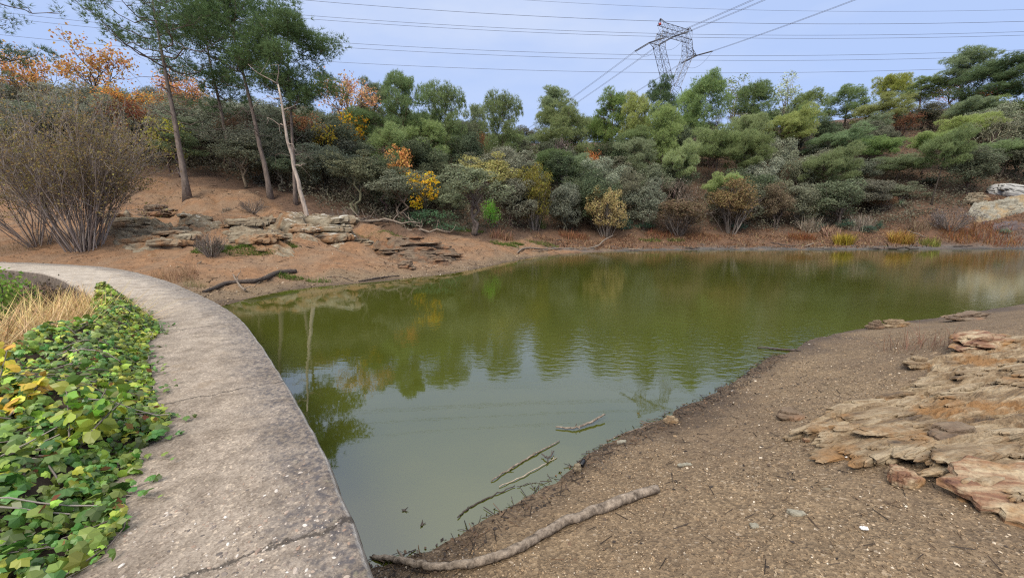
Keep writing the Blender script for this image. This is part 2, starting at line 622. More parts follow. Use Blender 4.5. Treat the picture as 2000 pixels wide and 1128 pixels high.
def ground_mat():
    m, n, l, out = new_mat('earth')
    tc = nd(n, 'ShaderNodeTexCoord')
    at = nd(n, 'ShaderNodeAttribute', attribute_name='zone')
    sp = nd(n, 'ShaderNodeSeparateColor')
    l.new(at.outputs['Color'], sp.inputs[0])
    at2 = nd(n, 'ShaderNodeAttribute', attribute_name='zone2')
    sp2 = nd(n, 'ShaderNodeSeparateColor')
    l.new(at2.outputs['Color'], sp2.inputs[0])

    def noise(scale, det=5.0, ro=0.6):
        q = nd(n, 'ShaderNodeTexNoise', i_Scale=scale, i_Detail=det, i_Roughness=ro)
        l.new(tc.outputs['Object'], q.inputs['Vector'])
        return q.outputs['Fac']

    def mix(fac, a, b, typ='MIX'):
        q = nd(n, 'ShaderNodeMixRGB', blend_type=typ)
        if isinstance(fac, float): q.inputs[0].default_value = fac
        else: l.new(fac, q.inputs[0])
        for i, c in ((1, a), (2, b)):
            if isinstance(c, tuple): q.inputs[i].default_value = (*c, 1)
            else: l.new(c, q.inputs[i])
        return q.outputs[0]

    def rmp(x, stops):
        q = ramp(n, stops)
        l.new(x, q.inputs[0])
        return q.outputs[0]

    big, mid, fine = noise(0.55), noise(3.5, 6), noise(60, 4, 0.7)
    # gravelly beach
    vo = nd(n, 'ShaderNodeTexVoronoi', i_Scale=55.0)
    l.new(tc.outputs['Object'], vo.inputs['Vector'])
    sv = nd(n, 'ShaderNodeSeparateColor')
    l.new(vo.outputs['Color'], sv.inputs[0])
    chips = rmp(sv.outputs[0], [(0.0, (0.065, 0.048, 0.031)), (0.45, (0.175, 0.126, 0.076)), (0.85, (0.275, 0.202, 0.124)), (0.96, (0.38, 0.28, 0.17)), (1.0, (0.52, 0.43, 0.32))])
    soil = rmp(mid, [(0.3, (0.14, 0.098, 0.06)), (0.7, (0.255, 0.178, 0.105))])
    beach = mix(0.55, soil, chips)
    beach = mix(rmp(big, [(0.38, (0, 0, 0)), (0.62, (1, 1, 1))]), beach, mix(0.45, beach, (0.115, 0.08, 0.055)))
    # bare orange earth
    oran = rmp(mid, [(0.25, (0.155, 0.085, 0.045)), (0.5, (0.27, 0.145, 0.072)), (0.75, (0.37, 0.215, 0.115))])
    oran = mix(rmp(big, [(0.4, (0, 0, 0)), (0.65, (0.7, 0.7, 0.7))]), oran, (0.26, 0.185, 0.12))
    oran = mix(rmp(fine, [(0.42, (0.5, 0.5, 0.5)), (0.55, (0, 0, 0))]), oran, (0.12, 0.075, 0.045))
    oran = mix(rmp(noise(1.6, 8, 0.72), [(0.52, (0, 0, 0)), (0.64, (0.75, 0.75, 0.75))]), oran, (0.15, 0.095, 0.06))
    oran = mix(rmp(noise(14.0, 6, 0.75), [(0.55, (0, 0, 0)), (0.66, (0.6, 0.6, 0.6))]), oran, (0.10, 0.065, 0.042))
    # forest litter
    lit = rmp(mid, [(0.3, (0.055, 0.036, 0.025)), (0.7, (0.15, 0.09, 0.058))])
    lit = mix(rmp(fine, [(0.5, (0, 0, 0)), (0.62, (0.6, 0.6, 0.6))]), lit, (0.16, 0.10, 0.06))
    # reddish dry bank beyond the water
    red = rmp(mid, [(0.3, (0.06, 0.04, 0.028)), (0.55, (0.14, 0.078, 0.046)), (0.8, (0.20, 0.12, 0.066))])
    mud = rmp(mid, [(0.3, (0.05, 0.045, 0.042)), (0.7, (0.15, 0.135, 0.12))])
    c = mix(sp.outputs[0], oran, beach)
    c = mix(sp.outputs[1], c, lit)
    c = mix(sp.outputs[2], c, red)
    c = mix(sp2.outputs[1], c, mud)
    wet = mix(1.0, c, (0.42, 0.40, 0.40), 'MULTIPLY')
    c = mix(sp2.outputs[0], c, wet)
    b = nd(n, 'ShaderNodeBump', i_Strength=0.55, i_Distance=0.02)
    hsum = nd(n, 'ShaderNodeMath', operation='MULTIPLY_ADD', i_1=0.8)
    l.new(fine, hsum.inputs[0])
    l.new(vo.outputs['Distance'], hsum.inputs[2])
    l.new(hsum.outputs[0], b.inputs['Height'])
    b2 = nd(n, 'ShaderNodeBump', i_Strength=0.6, i_Distance=0.15)
    l.new(mid, b2.inputs['Height'])
    l.new(b.outputs[0], b2.inputs['Normal'])
    p = nd(n, 'ShaderNodeBsdfPrincipled', i_Roughness=0.9)
    p.inputs['Specular IOR Level'].default_value = 0.25
    rr = nd(n, 'ShaderNodeMapRange', i_3=0.9, i_4=0.45)
    l.new(sp2.outputs[0], rr.inputs[0])
    l.new(rr.outputs[0], p.inputs['Roughness'])
    l.new(c, p.inputs['Base Color'])
    l.new(b2.outputs[0], p.inputs['Normal'])
    l.new(p.outputs[0], out.inputs[0])
    return m


M_EARTH = ground_mat()
mb = MB()
mb.add(np.c_[X.ravel(), Y.ravel(), zt], F, 0, True)
ground = mb.build('ground', M_EARTH)
tag(ground, kind='structure')
xr, yr = X.ravel(), Y.ravel()
jit = fbm(xr * 0.35, yr * 0.35, 4, 50)
jit2 = fbm(xr * 1.6, yr * 1.6, 3, 55)
leftbank = (xr < 3) & (yr > 9) & (wdt < 0.4)
far_ = sstep(33, 36, yr + jit * 6)
# forest begins behind the bare slope
fy = np.interp(xr, [-60, -40, -30, -24, -14, -8, -2, 4, 20, 60, 80], [29, 29.5, 32, 32.5, 30.5, 29.5, 33, 41.5, 43.5, 45, 46])
forest = sstep(-1.2, 1.2, yr - fy + jit * 3.5)
forest = np.maximum(forest, sstep(0.2, 1.5, wdt) * 0.9)
beachm = (1 - sstep(12, 16, yr) * (xr < 6)) * (1 - far_)
beachm = np.maximum(beachm, leftbank * (1 - sstep(0.3, 2.4, sdt + jit * 1.5)) * (1 - far_))
redm = far_ * sstep(0.9, 2.0, sdt + jit2 * 2.0) * (xr > 2) * (1 - forest)
wetm = (1 - sstep(-0.05, 0.62, sdt + jit2 * 0.6)) * 0.85
mudm = far_ * (1 - sstep(1.2, 2.4, sdt + jit2 * 2.5))
ca = ground.data.color_attributes.new('zone', 'FLOAT_COLOR', 'POINT')
ca.data.foreach_set('color', np.c_[beachm, forest, redm, np.ones_like(xr)].astype(np.float32).ravel())
cb = ground.data.color_attributes.new('zone2', 'FLOAT_COLOR', 'POINT')
cb.data.foreach_set('color', np.c_[wetm, mudm, np.zeros_like(xr), np.ones_like(xr)].astype(np.float32).ravel())

# ------------------------------------------------------------------ water
def water_mat():
    m, n, l, out = new_mat('pond_water')
    tc = nd(n, 'ShaderNodeTexCoord')
    mp = nd(n, 'ShaderNodeMapping')
    mp.inputs['Scale'].default_value = (0.55, 1.0, 1.0)
    mp.inputs['Rotation'].default_value = (0, 0, R(12))
    w1 = nd(n, 'ShaderNodeTexNoise', i_Scale=9.0, i_Detail=3.0, i_Roughness=0.5)
    w2 = nd(n, 'ShaderNodeTexNoise', i_Scale=0.22, i_Detail=2.0)
    l.new(tc.outputs['Object'], mp.inputs[0])
    l.new(mp.outputs[0], w1.inputs['Vector'])
    l.new(tc.outputs['Object'], w2.inputs['Vector'])
    # breeze patch: a band across the middle of the pond
    at = nd(n, 'ShaderNodeSeparateXYZ')
    l.new(tc.outputs['Object'], at.inputs[0])
    r1 = nd(n, 'ShaderNodeMapRange', i_1=5.2, i_2=6.8, i_3=0.0, i_4=1.0)
    l.new(at.outputs['Y'], r1.inputs[0])
    r3 = nd(n, 'ShaderNodeMapRange', i_1=8.5, i_2=13.0, i_3=1.0, i_4=0.3)
    l.new(at.outputs['Y'], r3.inputs[0])
    r2 = nd(n, 'ShaderNodeMapRange', i_1=-2.5, i_2=2.5, i_3=0.10, i_4=1.0)
    l.new(at.outputs['X'], r2.inputs[0])
    mu = nd(n, 'ShaderNodeMath', operation='MULTIPLY')
    l.new(r1.outputs[0], mu.inputs[0])
    l.new(r2.outputs[0], mu.inputs[1])
    mu3 = nd(n, 'ShaderNodeMath', operation='MULTIPLY')
    l.new(mu.outputs[0], mu3.inputs[0])
    l.new(r3.outputs[0], mu3.inputs[1])
    mu2 = nd(n, 'ShaderNodeMath', operation='MULTIPLY_ADD', i_1=0.13, i_2=0.005)
    l.new(mu3.outputs[0], mu2.inputs[0])
    b = nd(n, 'ShaderNodeBump', i_Distance=0.06)
    l.new(mu2.outputs[0], b.inputs['Strength'])
    l.new(w1.outputs['Fac'], b.inputs['Height'])
    cr = ramp(n, [(0.3, (0.052, 0.060, 0.008)), (0.7, (0.066, 0.074, 0.013))])
    l.new(w2.outputs['Fac'], cr.inputs[0])
    d = nd(n, 'ShaderNodeBsdfDiffuse')
    l.new(cr.outputs[0], d.inputs['Color'])
    g = nd(n, 'ShaderNodeBsdfGlossy', i_Roughness=0.015)
    g.inputs['Color'].default_value = (1, 1, 1, 1)
    l.new(b.outputs[0], g.inputs['Normal'])
    f = nd(n, 'ShaderNodeFresnel', i_IOR=2.2)
    l.new(b.outputs[0], f.inputs['Normal'])
    mi = nd(n, 'ShaderNodeMixShader')
    l.new(f.outputs[0], mi.inputs[0])
    l.new(d.outputs[0], mi.inputs[1])
    l.new(g.outputs[0], mi.inputs[2])
    l.new(mi.outputs[0], out.inputs[0])
    return m


wp = poly.copy()
for i in range(n_shore):          # reach a little under the banks
    a, b = poly[i - 1], poly[(i + 1) % len(poly)]
    d = b - a
    nrm = np.array([d[1], -d[0]]) / (np.linalg.norm(d) + 1e-9)
    wp[i] = poly[i] + nrm * (0.35 if i < 22 else 0.6)
area = 0.5 * np.sum(poly[:, 0] * np.roll(poly[:, 1], -1) - np.roll(poly[:, 0], -1) * poly[:, 1])
if area < 0:
    for i in range(n_shore): wp[i] = 2 * poly[i] - wp[i]
tri = tessellate_polygon([[Vector((p[0], p[1], 0)) for p in wp]])
mb = MB()
mb.add(np.c_[wp, np.full(len(wp), WZ)], np.array([t for t in tri]))
water = mb.build('water', water_mat())
if water.data.polygons[0].normal.z < 0: water.data.flip_normals()
tag(water, kind='structure')

# ------------------------------------------------------------------ the dam wall with its concrete walkway
def concrete_mat(cracks):
    m, n, l, out = new_mat('weathered_concrete')
    tc = nd(n, 'ShaderNodeTexCoord')
    uv = nd(n, 'ShaderNodeUVMap', uv_map='along')
    sx = nd(n, 'ShaderNodeSeparateXYZ')
    l.new(uv.outputs[0], sx.inputs[0])

    def noise(scale, det=6.0, ro=0.6):
        q = nd(n, 'ShaderNodeTexNoise', i_Scale=scale, i_Detail=det, i_Roughness=ro)
        l.new(tc.outputs['Object'], q.inputs['Vector'])
        return q.outputs['Fac']

    def rmp(x, stops):
        q = ramp(n, stops)
        l.new(x, q.inputs[0])
        return q.outputs[0]

    def mix(fac, a, b, typ='MIX'):
        q = nd(n, 'ShaderNodeMixRGB', blend_type=typ)
        if isinstance(fac, float): q.inputs[0].default_value = fac
        else: l.new(fac, q.inputs[0])
        for i, c in ((1, a), (2, b)):
            if isinstance(c, tuple): q.inputs[i].default_value = (*c, 1)
            else: l.new(c, q.inputs[i])
        return q.outputs[0]

    def math_(op, a, b=None, c=None):
        q = nd(n, 'ShaderNodeMath', operation=op)
        for i, v in enumerate((a, b, c)):
            if v is None: continue
            if isinstance(v, (int, float)): q.inputs[i].default_value = v
            else: l.new(v, q.inputs[i])
        return q.outputs[0]

    big, mid, fine = noise(1.1), noise(6.0), noise(120.0, 3, 0.7)
    base = rmp(mid, [(0.3, (0.235, 0.198, 0.158)), (0.7, (0.39, 0.335, 0.275))])
    # paler towards the far bank: grazing sheen and sky glare painted in
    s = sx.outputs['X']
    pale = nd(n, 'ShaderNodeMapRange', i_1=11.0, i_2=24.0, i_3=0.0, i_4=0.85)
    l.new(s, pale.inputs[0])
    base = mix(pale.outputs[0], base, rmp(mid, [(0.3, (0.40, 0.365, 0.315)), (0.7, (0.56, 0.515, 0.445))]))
    # grain of the aggregate
    vo = nd(n, 'ShaderNodeTexVoronoi', i_Scale=75.0)
    l.new(tc.outputs['Object'], vo.inputs['Vector'])
    sv = nd(n, 'ShaderNodeSeparateColor')
    l.new(vo.outputs['Color'], sv.inputs[0])
    agg = rmp(sv.outputs[1], [(0.0, (0.55, 0.5, 0.46)), (0.5, (0.9, 0.88, 0.86)), (0.9, (1.1, 1.08, 1.05)), (1.0, (1.7, 1.65, 1.55))])
    base = mix(0.75, base, agg, 'MULTIPLY')
    base = mix(0.6, base, rmp(fine, [(0.3, (0.55, 0.53, 0.5)), (0.6, (1.15, 1.12, 1.08))]), 'MULTIPLY')
    # dark lichen and dirt on the water-side edge and in blotches
    edge = math_('ADD', sx.outputs['Y'], math_('MULTIPLY', math_('SUBTRACT', noise(3.0, 6), 0.5), 0.55))
    em = rmp(edge, [(0.10, (0.85, 0.85, 0.85)), (0.36, (0, 0, 0))])
    base = mix(em, base, mix(0.35, base, (0.085, 0.08, 0.083)))
    base = mix(em, base, mix(rmp(noise(22.0, 5), [(0.45, (0, 0, 0)), (0.6, (1, 1, 1))]), base, (0.075, 0.07, 0.075)))
    bl = rmp(big, [(0.5, (0, 0, 0)), (0.68, (0.4, 0.4, 0.4))])
    base = mix(bl, base, mix(1.0, base, (0.55, 0.53, 0.55), 'MULTIPLY'))
    lich = rmp(noise(9.0, 6, 0.7), [(0.62, (0, 0, 0)), (0.68, (0.6, 0.6, 0.6))])
    base = mix(math_('MULTIPLY', lich, em), base, (0.34, 0.31, 0.2))
    arris = rmp(math_('ADD', sx.outputs['Y'], math_('MULTIPLY', math_('SUBTRACT', noise(14.0, 4), 0.5), 0.03)), [(0.012, (.75, .75, .75)), (0.026, (0, 0, 0))])
    base = mix(arris, base, (0.43, 0.41, 0.375))
    # cracks across
    wob = math_('MULTIPLY', math_('SUBTRACT', noise(3.4, 9, 0.7), 0.5), 0.42)
    st = rmp(noise(2.3, 9, 0.7), [(0.46, (0, 0, 0)), (0.62, (0.55, 0.55, 0.55))])
    base = mix(st, base, mix(1.0, base, (0.56, 0.52, 0.48), 'MULTIPLY'))
    rst = rmp(noise(1.7, 7, 0.65), [(0.58, (0, 0, 0)), (0.7, (0.5, 0.5, 0.5))])
    base = mix(rst, base, (0.27, 0.195, 0.12))
    cm = None
    for s0, slant, wd in cracks:
        q = math_('ABSOLUTE', math_('SUBTRACT', math_('ADD', math_('MULTIPLY_ADD', sx.outputs['Y'], slant, s), wob), s0))
        r = nd(n, 'ShaderNodeMapRange', i_1=wd * 0.35, i_2=wd, i_3=1.0, i_4=0.0)
        l.new(q, r.inputs[0])
        cm = r.outputs[0] if cm is None else math_('MAXIMUM', cm, r.outputs[0])
    base = mix(math_('MULTIPLY', cm, 0.85), base, (0.045, 0.036, 0.028))
    # side faces: rough brown masonry
    ge = nd(n, 'ShaderNodeNewGeometry')
    gz = nd(n, 'ShaderNodeSeparateXYZ')
    l.new(ge.outputs['True Normal'], gz.inputs[0])
    side = rmp(gz.outputs['Z'], [(0.3, (1, 1, 1)), (0.7, (0, 0, 0))])
    base = mix(side, base, rmp(noise(5.0, 6, 0.7), [(0.3, (0.05, 0.038, 0.028)), (0.7, (0.19, 0.15, 0.11))]))
    h = math_('MULTIPLY_ADD', fine, 0.5, math_('MULTIPLY', vo.outputs['Distance'], 0.5))
    h = math_('SUBTRACT', math_('ADD', h, math_('MULTIPLY', mid, 0.8)), math_('MULTIPLY', cm, 2.0))
    b = nd(n, 'ShaderNodeBump', i_Strength=0.5, i_Distance=0.012)
    l.new(h, b.inputs['Height'])
    p = nd(n, 'ShaderNodeBsdfPrincipled', i_Roughness=0.8)
    p.inputs['Specular IOR Level'].default_value = 0.35
    l.new(base, p.inputs['Base Color'])
    l.new(b.outputs[0], p.inputs['Normal'])
    l.new(p.outputs[0], out.inputs[0])
    return m


def wall_s(px, py):
    p = at_z(px, py, 0)[:2]
    k = int(np.argmin(np.linalg.norm(WC - p, axis=1)))
    return float(ws[k] + (p - WC[k]) @ wt[k])


crk = []
for (a, b, wd_) in [((350, 1122), (690, 1012), 0.022), ((310, 788), (560, 742), 0.014), ((290, 655), (468, 628), 0.016), ((240, 590), (380, 578), 0.02), ((140, 548), (270, 535), 0.03)]:
    sa, sb = wall_s(*a), wall_s(*b)
    crk.append((sb, sb - sa, wd_))
crk.append((2.2, 0.3, 0.02))
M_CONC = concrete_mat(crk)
rng = np.random.default_rng(11)
FS, NT = 4, 14
Wfine = spline(WR[::7], 40)
tf_ = unit(np.gradient(Wfine, axis=0))
nf_ = np.stack([-tf_[:, 1], tf_[:, 0]], 1)
sf_ = np.concatenate([[0], np.cumsum(np.linalg.norm(np.diff(Wfine, axis=0), axis=1))])
wf_ = 1.25 + 0.55 * sstep(9, 24, sf_)
prof = [(-0.03, -3.0), (-0.01, -0.09), (0.0, -0.035), (0.012, -0.008), (0.03, 0.0)] + [(t, 0.0) for t in np.linspace(0.07, 0.93, NT)] + [(0.965, 0.0), (0.985, -0.012), (1.0, -0.05), (1.02, -0.3), (1.04, -3.0)]
rows, uvs = [], []
for (t, z) in prof:
    q = Wfine + nf_ * (t * wf_)[:, None]
    nzv = fbm(q[:, 0] * 1.3, q[:, 1] * 1.3, 3, 71) * 0.012 + fbm(q[:, 0] * 14, q[:, 1] * 14, 3, 72) * 0.006
    e = 0.009 * fbm(sf_ * 6, np.full_like(sf_, t * 3), 5, 73) + .012 * np.minimum(0, fbm(sf_ * 2.2, sf_ * 0, 4, 74) + .22) if t < 0.05 else 0
    q = q - nf_ * (e if np.ndim(e) else np.zeros(len(q)))[:, None]
    rows.append(np.c_[q, z + (nzv if z > -1 else 0 * nzv)])
    uvs.append(np.c_[sf_, np.full_like(sf_, t)])
k = len(Wfine)
V = np.concatenate(rows)
UVv = np.concatenate(uvs)
ii = np.arange(len(prof) * k).reshape(len(prof), k)
F = np.stack([ii[:-1, :-1], ii[:-1, 1:], ii[1:, 1:], ii[1:, :-1]], -1).reshape(-1, 4)
mb = MB()
mb.add(V, F, 0, True)
# flat stones that show in the worn surface
nst = 3200
si = rng.integers(20, int(k * 0.42), nst)
tt = rng.uniform(0.05, 0.97, nst)
Ps = np.c_[Wfine[si] + nf_[si] * (tt * wf_[si])[:, None] + rng.normal(0, 0.02, (nst, 2)), np.full(nst, 0.001)]
Ps[:, 2] += fbm(Ps[:, 0] * 1.3, Ps[:, 1] * 1.3, 3, 71) * 0.012 + fbm(Ps[:, 0] * 14, Ps[:, 1] * 14, 3, 72) * 0.006
a8 = np.arange(8) * math.pi / 4
stone_v = np.r_[np.c_[np.cos(a8), 0.62 * np.sin(a8), np.zeros(8) - 0.1], np.c_[0.6 * np.cos(a8), 0.38 * np.sin(a8), np.full(8, 0.16)]]
stone_f = np.array([[i, (i + 1) % 8, 8 + (i + 1) % 8, 8 + i] for i in range(8)] + [[8, 9, 10, 11], [8, 11, 12, 15], [12, 13, 14, 15]])
nn = np.tile([0, 0, 1.0], (nst, 1)) + rng.normal(0, 0.06, (nst, 3))
scatter(mb, Ps, stone_v, stone_f, np.clip(rng.lognormal(-5.05, 0.48, nst), 0.003, 0.021), rng, nrm=unit(nn), mat=1)
M_STONES = island_mat('worn_pebbles', [(0, (0.10, 0.085, 0.075)), (0.35, (0.22, 0.18, 0.15)), (0.55, (0.30, 0.20, 0.14)), (0.75, (0.42, 0.36, 0.30)), (1, (0.62, 0.58, 0.52))], 0.6)
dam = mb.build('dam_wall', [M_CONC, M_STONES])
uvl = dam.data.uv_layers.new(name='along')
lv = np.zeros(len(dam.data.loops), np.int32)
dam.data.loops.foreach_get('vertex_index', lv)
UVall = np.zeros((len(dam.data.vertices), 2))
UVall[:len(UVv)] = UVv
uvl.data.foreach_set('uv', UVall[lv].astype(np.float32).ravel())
tag(dam, 'curving grey concrete dam wall whose worn top forms a walkway beside the green pond', 'dam wall')
# ------------------------------------------------------------------ tree builders (each returns wood and foliage geometry, base at the origin)
KITE = (np.array([[0, -0.5, 0], [0.34, 0, 0.08], [0, 0.55, 0], [-0.34, 0, 0.08]]), np.array([[0, 1, 2, 3]]))


def spray(rng, k=8, spread=0.7, w=0.085):
    V, F_ = [], []
    for i in range(k):
        d = unit(np.array([rng.normal(0, spread), 1.0, rng.normal(0, spread)]))
        s = unit(np.cross(d, rng.normal(size=3))) * w
        L = rng.uniform(0.7, 1.15)
        b = d * 0.05
        V += [b - s * 0.5, b + s * 0.5, d * L]
        F_.append([3 * i, 3 * i + 1, 3 * i + 2])
    return np.array(V), np.array(F_)


def rand_in_lobe(rng, c, r, n, shell=0.45):
    d = unit(rng.normal(size=(n, 3)))
    q = (shell + (1 - shell) * rng.random(n)) ** 0.6
    q = np.where(rng.random(n) < .16, q * rng.uniform(1.0, 1.5, n), q) * (1 + .35 * fbm(d[:, 0] * 2.2 + c[0] * 3, d[:, 1] * 2.2 + d[:, 2] * 1.7 + c[1] * 3, 3, 8))
    return np.asarray(c) + d * q[:, None] * np.asarray(r), d


def bent(rng, a, b, n, wob):
    a, b = np.asarray(a, float), np.asarray(b, float)
    t = np.linspace(0, 1, n)[:, None]
    L = np.linalg.norm(b - a)
    o = rng.normal(0, wob * L, (n, 3)) * np.sin(t * math.pi)
    return a + (b - a) * t + o


def pine(seed, H=13, base=0.5, Rw=3.2, limbs=15, flat=0.5, lean=(0, 0), lobe=0.34, tufts=1700, top=1.0, tuft=0.42, dead=6, spread_low=0.6, tr=0.17, sparse=0.0):
    """tall bare stem, ascending limbs, separate cloudlike needle masses"""
    rng = np.random.default_rng(seed)
    w, f = MB(), MB()
    t = np.linspace(0, 1, 12)
    px = lean[0] * H * t ** 1.3 + np.cumsum(rng.normal(0, 0.035, 12)) * H * 0.05
    py = lean[1] * H * t ** 1.3 + np.cumsum(rng.normal(0, 0.035, 12)) * H * 0.05
    px, py = px - px[0], py - py[0]
    tr_pts = np.c_[px, py, t * H * 0.96]
    tr_pts[0, 2] = -0.4
    rad = tr * (1 - 0.86 * t ** 0.9)
    rad[0] *= 1.5
    w.tube(tr_pts, rad, 8)
    at = lambda q: np.array([np.interp(q, t, tr_pts[:, i]) for i in range(3)])
    lobes = []
    az = rng.uniform(0, 6.28)
    for i in range(limbs):
        q = base + (1 - base) * ((i + rng.uniform(0, 0.8)) / limbs) ** 0.9
        az += 2.4 + rng.normal(0, 0.35)
        u = (q - base) / (1 - base)
        prof_ = (spread_low + (1 - spread_low) * min(1, u * 2.4)) * math.sqrt(max(0.05, 1 - max(0, u - 0.35) ** 2 / 0.47))
        L = Rw * prof_ * rng.uniform(0.72, 1.12)
        p0 = at(min(q, 0.985))
        rise = L * rng.uniform(0.15, 0.55) + 0.3 * u
        tip = p0 + np.array([math.cos(az) * L, math.sin(az) * L, rise])
        lim = bent(rng, p0, tip, 6, 0.05)
        lim[:, 2] -= np.sin(np.linspace(0, 1, 6) * math.pi) * 0.12 * L
        w.tube(lim, np.linspace(max(.035, rad[int(q * 11)] * 0.55), 0.016, 6), 5)
        rl = Rw * lobe * rng.uniform(0.75, 1.25)
        lobes.append((tip, rl))
        for j in range(3):
            s = lim[3 + (j % 2)] if j < 2 else lim[2]
            e = s + np.array([rng.normal(0, 0.5) * rl * 1.5, rng.normal(0, 0.5) * rl * 1.5, rl * rng.uniform(0.1, 0.8)])
            w.tube(bent(rng, s, e, 4, 0.06), np.linspace(0.03, 0.008, 4), 4, cap=False)
            lobes.append((e, rl * rng.uniform(0.5, 0.85)))
    lobes.append((at(1.0) + np.array([0, 0, 0.1]), Rw * lobe * 0.9))
    for i in range(dead):
        q = rng.uniform(base * 0.5, base + 0.1)
        p0 = at(q)
        a = rng.uniform(0, 6.28)
        L = Rw * rng.uniform(0.25, 0.6)
        lim = bent(rng, p0, p0 + np.array([math.cos(a) * L, math.sin(a) * L, L * rng.uniform(-0.15, 0.4)]), 5, 0.07)
        w.tube(lim, np.linspace(0.035, 0.006, 5), 4, cap=False)
        for j in range(3):
            e = lim[2 + j % 3] + rng.normal(0, 0.3, 3) * L
            w.tube(bent(rng, lim[2 + j % 3], e, 3, 0.05), [0.014, 0.009, 0.004], 3, cap=False)
    tot = sum(r * r for _, r in lobes)
    for c, r in lobes:
        n = int(tufts * r * r / tot)
        P, d = rand_in_lobe(rng, c, (r, r, r * flat), n, 0.35)
        keep = fbm(P[:, 0] * 1.4 + seed, P[:, 2] * 1.6 + P[:, 1] * 1.1, 3, seed) > -0.27 + sparse
        P, d = P[keep], d[keep]
        dirs = unit(d * np.array([0.8, 0.8, 0.5]) + np.array([0, 0, 0.55]) + rng.normal(0, 0.25, P.shape))
        for v in range(2):
            tv, tf = spray(rng)
            scatter(f, P[v::2], tv, tf, tuft * rng.uniform(0.7, 1.25, len(P[v::2])), rng, dirs=dirs[v::2])
    return w, f


def broad(seed, H=7, Rw=2.8, base=0.1, n_lobes=18, lobe=0.36, leaves=18000, leaf=0.14, stems=2, zc=None, thin=0.0, up=0.25, tr=0.11, twigs=26, wild=0.0):
    """rounded evergreen or leafy tree: a few stems, limbs to lumpy leaf masses"""
    rng = np.random.default_rng(seed)
    w, f = MB(), MB()
    zb, zt_ = H * base, H
    c0 = np.array([0, 0, (zb + zt_) / 2])
    rz = (zt_ - zb) / 2
    lobes = []
    for i in range(n_lobes):
        d = unit(rng.normal(size=3))
        d[2] = d[2] * 0.9 + up
        d = unit(d)
        k = rng.uniform(0.5, 0.78)
        c = c0 + d * k * np.array([Rw, Rw, rz]) * (1 + wild * rng.normal())
        lobes.append((c, Rw * lobe * rng.uniform(0.55, 1.3)))
    lobes.append((c0, Rw * 0.5))
    forks = []
    for s in range(stems):
        a = rng.uniform(0, 6.28)
        o = np.array([math.cos(a), math.sin(a), 0]) * 0.12 * (stems > 1)
        fk = np.array([math.cos(a) * Rw * 0.22 * (stems > 1), math.sin(a) * Rw * 0.22 * (stems > 1), zb + rz * 0.55])
        st = bent(rng, o + np.array([0, 0, -0.4]), fk, 7, 0.04)
        w.tube(st, np.linspace(tr * 1.2, tr * 0.55, 7), 7)
        forks.append((fk, st))
    for i, (c, r) in enumerate(lobes):
        fk, st = forks[i % stems]
        w.tube(bent(rng, st[rng.integers(4, 7)], c, 5, 0.06), np.linspace(tr * 0.42, 0.014, 5), 5, cap=False)
    for i in range(twigs):
        c, r = lobes[rng.integers(len(lobes))]
        e = c + unit(rng.normal(size=3)) * r * rng.uniform(0.9, 1.25)
        w.tube(bent(rng, c, e, 3, 0.06), [0.016, 0.010, 0.004], 3, cap=False)
    tot = sum(r * r for _, r in lobes)
    for c, r in lobes:
        n = int(leaves * r * r / tot)
        P, d = rand_in_lobe(rng, c, (r, r, r * 0.85), n, 0.55)
        keep = fbm(P[:, 0] * 1.9 + seed, P[:, 2] * 1.9 + P[:, 1] * 1.3, 3, seed + 3) > -0.24 + thin
        P, d = P[keep], d[keep]
        nrm = unit(d + np.array([0, 0, 0.35]) + rng.normal(0, 0.75, P.shape))
        scatter(f, P, KITE[0], KITE[1], leaf * rng.uniform(0.6, 1.35, len(P)), rng, nrm=nrm)
    return w, f


def twiggy(seed, H=7, Rw=3.4, stems=26, levels=3, leaves=2200, leaf=0.09, spread=0.8, r0=0.035, kids=4, curve=0.25, leaf_lo=0.3, base_r=0.45, thick=1.0):
    """many slender stems fanning up from one stool, fine twigs, thin leaf"""
    rng = np.random.default_rng(seed)
    w, f = MB(), MB()
    tips = []

    def grow(p, d, L, r, lev):
        n = 5
        pts = [p]
        dd = d.copy()
        for i in range(n - 1):
            dd = unit(dd + rng.normal(0, curve * 0.35, 3) + np.array([0, 0, 0.03]))
            pts.append(pts[-1] + dd * L / (n - 1))
        pts = np.array(pts)
        w.tube(pts, np.linspace(r, r * 0.42, n), 5 if lev == 0 else 3, cap=False, smooth=True)
        if lev >= levels - 1:
            tips.append(pts[1:])
            return
        for k in range(kids + (lev == 0) * 2):
            j = rng.uniform(0.3, 1.0) * (n - 1)
            i = min(int(j), n - 2)
            q = pts[i] + (pts[i + 1] - pts[i]) * (j - i)
            nd_ = unit(unit(pts[i + 1] - pts[i]) + rng.normal(0, 0.42, 3) + np.array([0, 0, 0.12]))
            grow(q, nd_, L * rng.uniform(0.32, 0.6), r * 0.42 * (thick if lev else 1), lev + 1)

    for s in range(stems):
        a = rng.uniform(0, 6.28)
        k = math.sqrt(rng.random()) * spread
        p = np.array([math.cos(a), math.sin(a), 0]) * base_r * rng.random() + np.array([0, 0, -0.1])
        d = unit(np.array([math.cos(a) * k, math.sin(a) * k, 1.0]))
        grow(p, d, H * 0.62 * rng.uniform(0.7, 1.1), r0 * rng.uniform(0.6, 1.2), 0)
    T = np.concatenate(tips)
    T = T[T[:, 2] > H * leaf_lo * 0.5]
    if leaves:
        P = T[rng.integers(0, len(T), leaves)] + rng.normal(0, 0.07, (leaves, 3))
        scatter(f, P, KITE[0], KITE[1], leaf * rng.uniform(0.6, 1.4, len(P)), rng)
    return w, f


